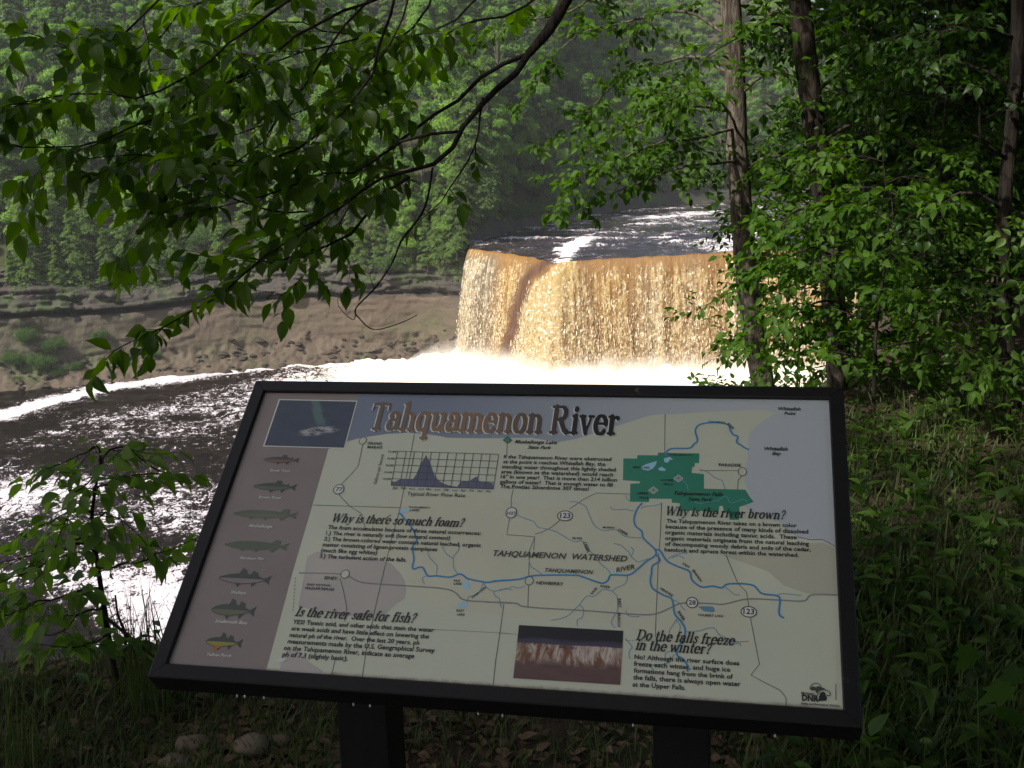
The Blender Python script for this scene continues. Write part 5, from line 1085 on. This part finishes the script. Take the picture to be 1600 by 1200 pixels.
# serif strokes
hair, stem_ = .024, .066
def A(cx, cy, rx, ry, a0, a1, n=16):
    return [(cx+rx*math.cos(math.radians(a0+(a1-a0)*i/n)), cy+ry*math.sin(math.radians(a0+(a1-a0)*i/n))) for i in range(n+1)]
def arch(x, y0, w): return [(x, y0), (x, .30)]+A(x-w*.5+.0, .30, w*.5, .155, 0, 150, 10)
def sf(x, y, w=.10): return ([(x-w, y), (x+w, y)], hair)
st = lambda x, a, b_: ([(x, a), (x, b_)], stem_)
bx = .022
GL = {
 'T': (.66, [st(.33, .03, .69), ([(.05, .695), (.61, .695)], .03), ([(.05, .69), (.035, .56)], .018), ([(.61, .69), (.625, .56)], .018), sf(.33, bx, .13)]),
 'R': (.72, [st(.16, .03, .69), sf(.15, bx, .12), sf(.15, .698, .12), ([(.16, .698)]+A(.33, .53, .17, .168, 90, -90)+[(.16, .36)], None), ([(.34, .36), (.50, .10), (.60, .03)], .062), sf(.63, bx, .07)]),
 'W': (.98, [([(.09, .70), (.29, .04)], .06), ([(.29, .04), (.48, .70)], .025), ([(.44, .70), (.66, .04)], .06), ([(.66, .04), (.88, .70)], .025), sf(.09, .70, .08), sf(.45, .70, .07), sf(.88, .70, .08)]),
 'I': (.36, [st(.18, .03, .69), sf(.18, bx, .14), sf(.18, .70, .14)]),
 'D': (.74, [st(.16, .03, .69), sf(.13, bx, .11), sf(.13, .698, .11), ([(.16, .698), (.30, .698)]+A(.34, .36, .29, .338, 85, -85)+[(.30, bx), (.16, bx)], None)]),
 'a': (.50, [([(.37, .07), (.37, .34)]+A(.235, .34, .135, .13, 0, 160, 10), None), ([(.12, .36), (.12, .355)], .05), ([(.36, .29)]+A(.20, .14, .125, .125, 80, 290, 12)+[(.36, .09)], None), ([(.37, .08), (.42, .03), (.48, .05)], .026)]),
 'b': (.54, [st(.14, .04, .71), sf(.09, .715, .06), ([(.14, .40), (.20, .46)], .03), (A(.27, .24, .17, .23, 100, -100), None), ([(.14, .06), (.20, .02)], .026)]),
 'c': (.46, [(A(.25, .24, .18, .235, 50, 305), None), ([(.36, .38), (.36, .375)], .05)]),
 'e': (.48, [(A(.245, .24, .175, .235, 8, 318), None), ([(.08, .27), (.41, .27)], .022)]),
 'f': (.34, [([(.15, .03), (.15, .58)]+A(.26, .58, .11, .13, 180, 60, 8), None), ([(.31, .67), (.312, .665)], .042), sf(.14, bx, .11), sf(.17, .455, .14)]),
 'h': (.56, [st(.13, .03, .71), sf(.09, .715, .06), (arch(.42, .03, .29), None), sf(.13, bx), sf(.43, bx)]),
 'n': (.56, [st(.13, .03, .45), sf(.09, .455, .06), (arch(.42, .03, .29), None), sf(.13, bx), sf(.43, bx)]),
 'm': (.84, [st(.13, .03, .45), sf(.09, .455, .06), (arch(.42, .03, .29), None), (arch(.71, .03, .29), None), sf(.13, bx), sf(.42, bx), sf(.72, bx)]),
 'i': (.28, [st(.14, .03, .45), sf(.10, .455, .06), sf(.14, bx), ([(.14, .64), (.142, .64)], .07)]),
 'l': (.28, [st(.14, .03, .71), sf(.10, .715, .06), sf(.14, bx)]),
 'o': (.50, [(A(.25, .24, .175, .235, 0, 360, 24), None)]),
 'q': (.54, [(A(.25, .24, .17, .235, 60, 300), None), st(.40, -.19, .44), sf(.40, -.20, .11), ([(.33, .44), (.44, .47)], .024)]),
 'r': (.42, [st(.13, .03, .45), sf(.09, .455, .06), sf(.14, bx, .11), ([(.14, .30), (.20, .41), (.28, .45)], .028), ([(.33, .42), (.332, .418)], .05)]),
 's': (.40, [([(.33, .36), (.30, .43), (.20, .455), (.11, .42), (.10, .34), (.19, .27), (.29, .21), (.33, .12), (.26, .035), (.16, .02), (.08, .06), (.07, .13)], .036), ([(.12, .35), (.28, .20)], .05)]),
 't': (.34, [([(.15, .60), (.15, .12)]+A(.24, .12, .09, .10, 180, 300, 8), None), sf(.16, .455, .12), ([(.06, .46), (.15, .58)], .022)]),
 'u': (.56, [([(.13, .44), (.13, .17)]+A(.25, .17, .12, .145, 180, 330, 10), None), st(.42, .04, .44), sf(.09, .455, .07), sf(.38, .455, .07), sf(.46, bx, .06)]),
 'v': (.50, [([(.10, .44), (.25, .03)], .058), ([(.25, .03), (.39, .44)], .024), sf(.10, .455, .09), sf(.40, .455, .08)]),
 'w': (.74, [([(.10, .44), (.24, .03)], .056), ([(.24, .03), (.37, .44)], .024), ([(.35, .44), (.50, .03)], .056), ([(.50, .03), (.63, .44)], .024), sf(.10, .455, .09), sf(.64, .455, .08)]),
 'y': (.50, [([(.10, .44), (.26, .04)], .056), ([(.40, .44), (.24, -.06), (.16, -.19), (.08, -.19)], .024), ([(.08, -.16), (.082, -.16)], .045), sf(.10, .455, .09), sf(.41, .455, .08)]),
 'z': (.44, [([(.07, .44), (.36, .44)], .03), ([(.34, .43), (.09, .04)], .052), ([(.07, .03), (.38, .03)], .03), ([(.38, .03), (.39, .13)], .02), ([(.07, .44), (.06, .34)], .02)]),
 '?': (.44, [([(.09, .54)]+A(.21, .56, .12, .145, 170, -20, 12)+[(.26, .38), (.21, .30), (.21, .20)], .042), ([(.21, .05), (.212, .05)], .07)]),
 ' ': (.24, [])}
GC = {}
def glyph(ch, cell, fat=0.0):
    if (ch, cell) in GC: return GC[ch, cell]
    adv, S_ = GL[ch]; x = np.arange(-.06, adv+.1, cell); y = np.arange(-.28, .80, cell); X, Y = np.meshgrid(x, y); Dm = np.full(X.shape, -1.0)
    for pts, w in S_:
        for (ax, ay), (b2, c2) in zip(pts[:-1], pts[1:]):
            dx, dy = b2-ax, c2-ay; L2 = dx*dx+dy*dy+1e-12; t_ = np.clip(((X-ax)*dx+(Y-ay)*dy)/L2, 0, 1); d_ = np.hypot(X-ax-t_*dx, Y-ay-t_*dy)
            hw = w if w is not None else hair+(stem_-hair)*abs(dy/math.sqrt(L2))**1.3; Dm = np.maximum(Dm, hw-d_)
    Dm = Dm+fat; V, F = [], []; vid = {}
    def vert(key, p):
        if key not in vid: vid[key] = len(V); V.append(p)
        return vid[key]
    ny, nx = X.shape
    for i in range(ny-1):
        for j in range(nx-1):
            c = [(i, j), (i, j+1), (i+1, j+1), (i+1, j)]; vals = [Dm[a] for a in c]
            if max(vals) <= 0: continue
            P = []
            for q in range(4):
                a, b_ = c[q], c[(q+1) % 4]; va, vb = vals[q], vals[(q+1) % 4]
                if va > 0: P.append(vert(a, (x[a[1]], y[a[0]])))
                if (va > 0) != (vb > 0):
                    t_ = va/(va-vb); P.append(vert(tuple(sorted((a, b_))), (x[a[1]]+(x[b_[1]]-x[a[1]])*t_, y[a[0]]+(y[b_[0]]-y[a[0]])*t_)))
            if len(P) > 2: F.append(P)
    GC[ch, cell] = (np.array(V).reshape(-1, 2), F, adv); return GC[ch, cell]
def serif(name, s, a, b_, mat, k, height, cell=.028, shear=0.0, off=(0, 0)):
    V, F, x, n = [], [], 0.0, 0
    for ch in s:
        v, f, adv = glyph(ch, cell, .012 if cell < .025 else .005)
        if len(v): V.append(v+[x, 0]); F += [[i+n for i in q] for q in f]; n += len(v)
        x += adv
    V = np.concatenate(V); p = pan(*a); x0 = V[:, 0].min(); w = abs(pan(*b_)[0]-p[0]); V = V.copy(); V[:, 0] += V[:, 1]*shear
    xs = (V[:, 0]-x0)/(V[:, 0].max()-x0)*w; Q = np.column_stack([p[0]+xs+off[0], p[1]+V[:, 1]*height/.70+off[1]])
    me = bpy.data.meshes.new(name); me.from_pydata(np.column_stack([Q, np.full(len(Q), zlay(k))]).tolist(), [], F); me.materials.append(mat); me.update(); return link(name, me, PANEL)
t_ = NT('print_title_wash'); tc_ = t_.t.nodes.new('ShaderNodeTexCoord'); sp_ = t_.n('ShaderNodeSeparateXYZ', Vector=tc_.outputs['Object']); xx_ = sp_.outputs[0]
cc_ = t_.mix(t_.ramp(xx_, .20, .36), (.15, .115, .095), (.27, .165, .09)); cc_ = t_.mix(t_.ramp(xx_, .42, .56), cc_, (.10, .070, .052)); cc_ = t_.mix(t_.ramp(xx_, .54, .62), cc_, (.012, .012, .012))
M_TITLE = t_.done(t_.bsdf(cc_, .34, .42))
TH = float(pan(580, 632)[1]-pan(580, 672)[1])
serif('headline_shadow', 'Tahquamenon River', (574, 671.5), (966, 681), I['white'], 10.3, TH, .02, 0, (-.0021, -.0016))
serif('headline', 'Tahquamenon River', (574, 671.5), (966, 681), M_TITLE, 11, TH, .02)
hh_ = .0165
for s, a, b_ in [('Why is there so much foam?', (516, 816), (725, 825)), ('Is the river safe for fish?', (460, 963), (650, 972)), ('Why is the river brown?', (1038, 805.5), (1228, 808)), ('Do the falls freeze', (993, 1000), (1149, 1007)), ('in the winter?', (992, 1015.5), (1112, 1021))]:
    serif('heading', s, a, b_, I['ink'], 10.6, hh_, .035, .28)
# route shields and towns
def ring(name, cx, cy, rx, ry, fill, label=None, lx=0, thick=.0016):
    c = pan(cx, cy); sx = abs(pan(cx+rx, cy)[0]-c[0]); sy = abs(pan(cx, cy+ry)[1]-c[1])/1.0
    if fill: put(name, [(c[0]+sx*math.cos(a_), c[1]+sy*math.sin(a_)) for a_ in np.linspace(0, 2*math.pi, 24, endpoint=False)], [list(range(24))], I['white'] if fill == 2 else ink('townfill', (.62, .62, .48)), 8)
    an = np.linspace(0, 2*math.pi, 25)[:-1]; V = [(c[0]+sx*math.cos(a_), c[1]+sy*math.sin(a_)) for a_ in an]+[(c[0]+(sx-thick)*math.cos(a_), c[1]+(sy-thick)*math.sin(a_)) for a_ in an]
    put(name, V, [[i, (i+1) % 24, 24+(i+1) % 24, 24+i] for i in range(24)], I['soft'], 8.6)
    if label: text('route_number', label, cx-lx, cy+3.0, cx+lx, bold=.02, k=9.2)
ring('route_shield', 529.5, 765, 8.5, 8, 2, '77', 5); ring('route_shield', 799, 801.5, 9, 9, 2, 'H37', 6.5); ring('route_shield', 883, 806.5, 12.5, 8.5, 2, '123', 8); ring('route_shield', 1081.5, 942, 9.5, 9, 2, '28', 5.5); ring('route_shield', 1170, 956.5, 13, 9, 2, '123', 8.5)
for x, y, q in [(567, 689, 6), (539.5, 897.5, 7), (827, 908, 7), (1160, 737.5, 7)]: ring('town_ring', x, y, q, q, 1, None, 0, .0012)
def diamond(x, y, r_, m_, k): poly('park_marker', [(x-r_, y), (x, y-r_*.75), (x+r_, y), (x, y+r_*.75)], I[m_], k)
for x, y in ((793, 688),): diamond(x, y, 7.5, 'ink', 8); diamond(x, y, 6, 'green', 8.6)
for x, y in ((1060, 748), (1021, 766.5)): diamond(x, y, 8, 'white', 8); diamond(x, y, 6.3, 'green', 8.5); diamond(x, y, 4, 'white', 9); diamond(x, y, 2.6, 'navy', 9.5)
# the seven fish
def fish(cx, cy, L, H, spec, back, belly, fins):
    c = pan(cx, cy); m = abs(pan(cx+L/2, cy)[0]-pan(cx-L/2, cy)[0]); h = m*H; n = 14; top, bot, mid = [], [], []
    for i in range(n+1):
        t__ = i/n; x = -m/2+m*.86*t__; q = {'trout': math.sin(math.pi*min(1, t__*.92+.04))**.75, 'pike': (math.sin(math.pi*min(1, t__*.80+.12))**.8)*(1 if t__ > .18 else .45+t__*3), 'bass': math.sin(math.pi*min(1, t__**.8*.93+.03))**.8}[spec]
        top.append((c[0]+x, c[1]+h*.5*q)); bot.append((c[0]+x, c[1]-h*.46*q)); mid.append((c[0]+x, c[1]+h*.04*q))
    tail = [(c[0]+m*.36, c[1]+h*.10), (c[0]+m*.50, c[1]+h*.46), (c[0]+m*.455, c[1]), (c[0]+m*.50, c[1]-h*.44), (c[0]+m*.36, c[1]-h*.10)]
    V = []; F = []
    for P in [top+bot[::-1], tail]+[[(c[0]+x*m, c[1]+y*h) for x, y in f] for f in fins]:
        if area_ccw(P) < 0: P = P[::-1]
        F.append(list(range(len(V), len(V)+len(P)))); V += P
    zz_ = zlay(7); me = bpy.data.meshes.new('fish_picture'); me.from_pydata([(x, y, zz_+.00001*i) for i, f in enumerate(F) for x, y in [V[j] for j in f]], [], F); me.materials.append(I[back]); me.update(); link('fish_picture', me, PANEL)
    lo_ = [(c[0]+(x-c[0])*.96, c[1]+(y-c[1])*.9) for x, y in bot]; poly('fish_belly', [((a_[0]-c[0])*.96+c[0], a_[1]) for a_ in mid]+lo_[::-1], I[belly], 8, True)
tf = [[(-.02, .42), (.02, .85), (.13, .78), (.14, .40)], [(-.12, -.40), (-.08, -.8), (.0, -.42)], [(.14, -.35), (.18, -.8), (.26, -.28)], [(.25, .28), (.29, .5), (.32, .22)]]
pf = [[(.22, .32), (.28, .75), (.36, .66), (.35, .18)], [(.20, -.30), (.27, -.72), (.34, -.16)], [(-.02, -.42), (.02, -.72), (.06, -.40)], [(-.25, -.38), (-.20, -.68), (-.16, -.42)]]
wf = [[(-.14, .45), (-.10, 1.0), (-.02, .85), (.04, .42)], [(.08, .40), (.12, .80), (.22, .60), (.24, .25)], [(-.16, -.42), (-.10, -.8), (-.05, -.42)], [(.14, -.32), (.17, -.72), (.25, -.24)]]
fish(440, 719, 56, .20, 'trout', 'fishback', 'red', tf); fish(430, 761, 68, .20, 'trout', 'fishback', 'greenfish', tf); fish(415, 804, 101, .14, 'pike', 'greenfish', 'olive', pf); fish(401, 853, 101, .15, 'pike', 'greenfish', 'greenfish', pf)
fish(383, 905, 82, .22, 'trout', 'fishback', 'brown', wf); fish(365, 954, 70, .28, 'bass', 'fishback', 'olive', wf); fish(350, 1004, 58, .28, 'bass', 'fishback', 'yellow', wf)
poly('fish_fin', [(338, 1008), (346, 1010), (336, 1017), (333, 1015)], I['orange'], 8.4)
# scratch, worn patch and the corner emblem
lines('scratch', [[(596, 815), (605, 809), (611, 805)]], .0016, I['scratch'], 11.5, curve=False)
poly('worn_spot', [(431, 1032), (438, 1028), (449, 1030), (441, 1036), (435, 1035)], I['white'], 10)
text('emblem_text', 'DNR', 1253, 1095, 1279, bold=.045, k=9, tall=1.25); text('emblem_text', 'Michigan', 1252, 1085, 1272, bold=.02); text('emblem_text', 'Parks and Recreation Division', 1252, 1101, 1312, bold=.02)
lo4 = lambda L: [(780+.3375*x, 780+.3375*y) for x, y in L]
poly('emblem_shape', lo4([(1438, 880), (1450, 868), (1466, 872), (1478, 866), (1496, 874), (1512, 880), (1496, 886), (1482, 890), (1470, 900), (1462, 886), (1448, 888)]), I['soft'], 8)
poly('emblem_shape', lo4([(1486, 900), (1496, 892), (1508, 896), (1512, 910), (1518, 918), (1514, 934), (1478, 936), (1480, 918)]), I['ink'], 8)
lines('emblem_outline', [lo4([(1438, 880), (1446, 862), (1468, 853), (1486, 862), (1490, 875)]), lo4([(1500, 884), (1520, 888), (1532, 900), (1528, 912), (1516, 908)]), lo4([(1478, 940), (1470, 920), (1476, 902), (1486, 894)])], .0012, I['soft'], 8.6)
flush_text()
# rain drops hanging under the lower edge of the frame
M_DROP = None
t_ = NT('rain_drop'); gl_ = t_.n('ShaderNodeBsdfPrincipled'); gl_.inputs['Transmission Weight'].default_value = .6; gl_.inputs['Roughness'].default_value = .02; gl_.inputs['Base Color'].default_value = (.9, .93, .95, 1); gl_.inputs['IOR'].default_value = 1.33
M_DROP = t_.done(gl_); mb = MB(); P_ = [(0, 0, .0035)]+[(0, 0, .0030-.0009*i) for i in range(7)]; mb.tube(np.array(P_), np.array([.0004, .0008, .0012, .0015, .0017, .0016, .0012, .0004]), 8); dm = mb.mesh('water_drop', [M_DROP], True)
for (x, lb) in [(370, 'leftmost water drop under the frame'), (382, 'water drop close right of the leftmost one'), (412, 'third water drop from the left, under the frame'), (552, 'water drop at the left post, nearer its left side'), (578, 'water drop in the middle of the left post'), (747, 'water drop midway between the posts'), (785, 'water drop right of midway between the posts'), (989, 'water drop just left of the right post'), (1211, 'rightmost water drop under the frame')]:
    lo, hi = 0, PW
    for _ in range(30):
        m_ = (lo+hi)/2; p = pw(m_, -PH-.0232, -.035)
        if float(project([p])[0][0]) < x: lo = m_
        else: hi = m_
    o = link('water_drop', dm, label=lb, category='water drop', group='rain drops hanging from the sign frame'); o.location = tuple(p-np.array([0, 0, .0045]))
# ------------------------------------------------------------------ ground cover near the viewer
def scatter_px(n, x0, x1, y0, y1, r, keep=None):
    """points on the near ground spread evenly over what the viewer sees of it"""
    out = []
    X = r.uniform(x0, x1, n); Y = r.uniform(y0, y1, n)
    for a, b_ in zip(X, Y):
        d_ = ray(a, b_); t_ = None
        if d_[2] >= -.02: continue
        t_ = 1.6/-d_[2]
        for _ in range(4):
            p = d_*t_+np.array(EYE); gg = gz(p[0], p[1]); t_ = (gg-1.6)/d_[2]
            if t_ < 0 or t_ > 30: t_ = None; break
        if t_ is None: continue
        p = d_*t_+np.array(EYE); out.append((p[0], p[1], gz(p[0], p[1])))
    return np.array(out)
def blades(P, r, h, w, name, mat, label, bend=.5):
    n = len(P); hh = h[0]+(h[1]-h[0])*r.random(n)**1.6; a = r.uniform(0, 2*math.pi, n); bd = bend*r.uniform(.2, 1.4, n)
    dx = np.stack([np.cos(a), np.sin(a), 0*a], 1); sx = np.stack([-np.sin(a), np.cos(a), 0*a], 1); ww = w*r.uniform(.6, 1.4, n)
    rows = []
    for t_, k_ in ((0, .8), (.35, 1.0), (.7, .7)):
        c = P+dx*(bd*hh*t_**2)[:, None]+np.array([0, 0, 1])*(hh*t_*(1-.25*bd*t_))[:, None]
        rows += [c-sx*(ww*k_)[:, None], c+sx*(ww*k_)[:, None]]
    rows.append(P+dx*(bd*hh)[:, None]+np.array([0, 0, 1])*(hh*(1-.25*bd))[:, None])
    V = np.stack(rows, 1).reshape(-1, 3); i = np.arange(n)[:, None]*7
    Fq = np.concatenate([i+np.array([[0, 1, 3, 2]]), i+np.array([[2, 3, 5, 4]])]); Ft = i+np.array([[4, 5, 6]])
    link(name, mesh_arr(name, V, [Fq, Ft], [mat]), kind='stuff', label=label, category='grass')
r = np.random.default_rng(5)
def jitter(P, k, s):
    Q = np.repeat(P, k, 0); Q[:, :2] += r.normal(size=(len(Q), 2))*s; Q[:, 2] = ground_z(Q[:, 0], Q[:, 1])-.01; return Q
PL = scatter_px(520, -60, 520, 1040, 1260, r); PR = scatter_px(900, 1230, 1660, 600, 1260, r); PM = scatter_px(260, 480, 1360, 1080, 1280, r)
edge_pts = []
for i in range(150):
    tt_ = r.random(); x = -2.6+2.6*tt_*1.2; y = float(np.interp(x, [-8, -2.6, -.6, .8], [1.6, 3.05, 3.7, 4.6]))-r.uniform(-.1, .45); edge_pts.append((x, y, 0))
E_ = np.array(edge_pts)
blades(jitter(np.concatenate([PL, PM]), 9, .06), r, (.03, .11), .0018, 'grass', M_GRASS, 'fine dark grass on the shaded bank below the sign', .8)
blades(jitter(PR, 9, .08), r, (.04, .20), .0030, 'meadow_grass', M_GRASS, 'grass covering the shaded slope right of the sign', .7)
blades(jitter(E_, 9, .06), r, (.08, .34), .0020, 'edge_grass', M_GRASS, 'taller thin grass along the brink at lower left', .5)
tuft = np.array([(*at(225, 1075, 3.1)[:2], 0)]*26+[(*at(205, 1075, 3.15)[:2], 0)]*10+[(*at(15, 1090, 2.8)[:2], 0)]*22); tuft[:, :2] += r.normal(size=(len(tuft), 2))*.035; tuft[:, 2] = ground_z(tuft[:, 0], tuft[:, 1])
blades(jitter(tuft, 2, .01), r, (.22, .52), .0016, 'tall_grass', M_GRASS, 'tall wispy grass tuft beside the left edge of the sign', .35)
# leaf litter
def litter(P, n_, size, name, lbl):
    Q = jitter(P, n_, .09); Q[:, 2] += .012; V, F = LEAF['broad']; n = len(Q)
    a, b_, c = rand_rot(n, r, 2.6); s = size*r.uniform(.5, 1.2, n)
    M = np.stack([a, b_, c], 2)*s[:, None, None]; VV = np.einsum('nij,vj->nvi', M, V)+Q[:, None, :]
    link(name, mesh_arr(name, VV, (F[None]+np.arange(n)[:, None, None]*len(V)).reshape(-1, 3), [M_LITTER]), kind='stuff', label=lbl, category='dead leaves')
litter(np.concatenate([PL, PM]), 6, .045, 'leaf_litter', 'brown dead leaves lying on the dark bank')
litter(PR[::3], 1, .05, 'slope_litter', 'dead leaves between the herbs on the right slope')
def cover(P, n_, L0, name, lbl, kind, mat):
    Q = jitter(P, n_, .10); n = len(Q); Q[:, 2] += r.uniform(.01, .13, n); V, F = LEAF[kind]
    a, b_, c = rand_rot(n, r, 1.5); s = L0*r.uniform(.35, 1.5, n); M = np.stack([a, b_, c], 2)*s[:, None, None]
    link(name, mesh_arr(name, np.einsum('nij,vj->nvi', M, V)+Q[:, None, :], (F[None]+np.arange(n)[:, None, None]*len(V)).reshape(-1, 3), [mat], True), kind='stuff', label=lbl, category='ground cover')
cover(PR, 1, .060, 'ground_cover', 'low leafy ground cover over the shaded right slope', 'lance', M_LEAF_HERB)
cover(PR, 1, .05, 'seedling_leaves', 'small rounded seedling leaves among the grass at right', 'broad', M_LEAF_SHADED)
cover(E_, 2, .05, 'brink_leaves', 'small leaves in the grass along the brink at lower left', 'lance', M_LEAF_HERB)
# stones half buried in the turf under the sign
def stone(seed, loc, sc, label):
    q = np.random.default_rng(seed); nu, nv = 14, 9
    u_, v_ = np.meshgrid(np.linspace(0, 2*math.pi, nu, endpoint=False), np.linspace(.02, math.pi-.02, nv))
    D_ = np.stack([np.cos(u_)*np.sin(v_), np.sin(u_)*np.sin(v_), np.cos(v_)], -1); rad = 1+.28*fbm(D_[..., 0]*1.3+seed, D_[..., 1]*1.3, D_[..., 2]*1.3, 3)
    V = (D_*rad[..., None]*np.array(sc)).reshape(-1, 3); F = []
    for i in range(nv-1):
        for j in range(nu): F.append([i*nu+j, (i+1)*nu+j, (i+1)*nu+(j+1) % nu, i*nu+(j+1) % nu])
    F.append(list(range(nu))[::-1][::-1]); F.append([(nv-1)*nu+j for j in range(nu)][::-1])
    mb = MB(); mb.add(V, F); o = link('stone', mb.mesh('stone', [M_STONE], True), label=label, category='stone', group='stones in the turf below the sign'); o.location = loc
M_STONE = flat_mat('stone', (.16, .125, .09), .9, .2, .5, 30, .8)
for i, (x, y, sc, lb) in enumerate([(393, 1176, (.055, .04, .03), 'pale tan stone in the dark turf, left of the left post'), (300, 1166, (.05, .035, .022), 'flat stone in the turf under the sign\'s lower left corner'), (275, 1194, (.045, .03, .02), 'brown stone at the bottom edge below the flat stone'), (440, 1166, (.03, .02, .02), 'small stone close to the left post')]):
    d_ = ray(x, y); p = d_*(1.6/-d_[2])+np.array(EYE); stone(i+3, (p[0], p[1], gz(p[0], p[1])+sc[2]*.5), sc, lb)
# broad leaved herbs
def herb_positions():
    P = scatter_px(130, 1330, 1640, 660, 1230, r); P = P[np.argsort(P[:, 1])]
    keep = []
    for p in P:
        if all(math.hypot(p[0]-q[0], p[1]-q[1]) > .20 for q in keep) and p[1] > 1.7: keep.append(p)
    return keep[:46]
HM = [leaf_mesh('lance', M_LEAF_HERB), leaf_mesh('beech', M_LEAF_HERB)]
HP = herb_positions()
Hs = [float(project([p])[1][0]) for p in HP]
HSEEN = set(); hn_ = r.integers(5, 9, len(HP)); hh_h = r.uniform(.10, .26, len(HP))
for i, p in enumerate(HP):
    _x, _y, _z = project([p]); _x, _y = float(_x[0]), float(_y[0])
    col_ = 'close beside the sign' if _x < 1390 else 'just right of the sign' if _x < 1450 else 'mid slope' if _x < 1520 else 'toward the right' if _x < 1580 else 'at the right edge'
    row_ = 'at the slope top' if _y < 720 else 'high on the slope' if _y < 800 else 'halfway down the slope' if _y < 900 else 'below the slope middle' if _y < 1000 else 'low on the slope' if _y < 1100 else 'at the picture bottom'
    e = thing('herb', '%s leaved %s herb %s, %s' % (['five', 'six', 'seven', 'eight'][hn_[i]-5], 'tall' if hh_h[i] > .2 else 'low' if hh_h[i] < .14 else 'middling', row_, col_), 'plant', tuple(p), 'herbs on the right slope')
    while e['label'] in HSEEN: e['label'] = 'second '+e['label']
    HSEEN.add(e['label'])
    n = int(hn_[i]); h = hh_h[i]; stem = MB(); lean = r.normal(size=2)*.25*h
    stem.tube([(0, 0, -.02), (lean[0]*.4, lean[1]*.4, h*.5), (lean[0], lean[1], h)], [.003, .0022, .001], 4); link('stem', stem.mesh('herb_stem', [M_LEAF_HERB]), e)
    a = r.uniform(0, 6.28)
    for j in range(n):
        a += 2.4; f = .25+.75*j/(n-1); L = r.uniform(.07, .13)*(1.15-.45*f); elv = r.uniform(.1, .9)
        ax = np.array([math.cos(a)*math.cos(elv), math.sin(a)*math.cos(elv), math.sin(elv)]); x_ = unit(np.cross(ax, np.array([0, 0, 1.0]))); z_ = np.cross(x_, ax)
        A = np.column_stack([x_*L*.9, ax*L, z_*L]); o = bpy.data.objects.new('leaf', HM[i % 2]); COL.objects.link(o); o.parent = e
        o.matrix_local = Matrix([[*A[0], lean[0]*f], [*A[1], lean[1]*f], [*A[2], h*f], [0, 0, 0, 1]])
# young maple with large pale leaves low at right
mx_, my_ = at(1560, 1130, 2.5)[:2]; g = gz(mx_, my_); e = thing('maple_seedling', 'maple seedling with large lobed leaves, one catching light, at lower right', 'plant', (mx_, my_, g))
stem = MB(); stem.tube([(0, 0, -.03), (.01, 0, .12), (0, .02, .24)], [.004, .003, .002], 5); link('stem', stem.mesh('stem', [M_TWIG]), e)
PM_ = leaf_mesh('palmate', M_LEAF_MAPLE)
for (x, y, Y), (dx, dy, dz), L, nz_ in [((1580, 1070, 2.35), (-.95, -.1, -.50), .10, (.1, -.3, 1)), ((1600, 1050, 2.4), (-.7, .2, -.35), .08, (0, -.5, 1)), ((1560, 1105, 2.4), (.5, -.6, -.2), .10, (.2, -.3, 1)), ((1520, 1010, 2.6), (-.5, -.4, -.4), .09, (.2, -.6, 1))]:
    p = at(x, y, Y)-np.array([mx_, my_, g]); ax = unit(np.array([dx, dy, dz])); x_ = unit(np.cross(ax, np.array(nz_, float))); z_ = np.cross(x_, ax); A = np.column_stack([x_*.6, ax, z_])*L
    lf = bpy.data.objects.new('leaf', PM_); COL.objects.link(lf); lf.parent = e; lf.matrix_local = Matrix([[*A[0], p[0]], [*A[1], p[1]], [*A[2], p[2]], [0, 0, 0, 1]])
    st_ = MB(); st_.tube([(0, .02, .24), tuple(p*.6+np.array([0, 0, .05])), tuple(p)], [.0015, .0012, .001], 4); link('leaf_stalk', st_.mesh('leaf_stalk', [M_TWIG]), e)
# fallen twigs
for i, (a_, b_, lb) in enumerate([((1400, 1010), (1480, 960), 'thin fallen twig on the right slope, upper'), ((250, 1180), (330, 1140), 'pale dry twig in the turf at lower left'), ((1490, 1090), (1590, 1120), 'curved dry twig on the right slope, lower')]):
    q = []
    for (x, y) in (a_, ((a_[0]+b_[0])/2, (a_[1]+b_[1])/2-8), b_):
        d_ = ray(x, y); p = d_*(1.6/-d_[2])+np.array(EYE); q.append((p[0], p[1], gz(p[0], p[1])+.02))
    mb = MB(); mb.tube(smooth_path(q, 10), np.linspace(.004, .0018, 10), 5); link('twig', mb.mesh('twig', [M_STONE]), label=lb, category='twig')
# ------------------------------------------------------------------ haze in the gorge
t_ = NT('haze_air'); v_ = t_.n('ShaderNodeVolumePrincipled'); v_.inputs['Density'].default_value = .00025; v_.inputs['Color'].default_value = (.93, .95, 1.0, 1); v_.inputs['Anisotropy'].default_value = .3
t_.t.links.new(v_.outputs[0], t_.out.inputs[1]); t_.m.cycles.homogeneous_volume = True
mb = MB(); mb.box((-720, -720, -35.5), (720, 720, 92)); o = link('haze', mb.mesh('haze', [t_.m]), kind='stuff')
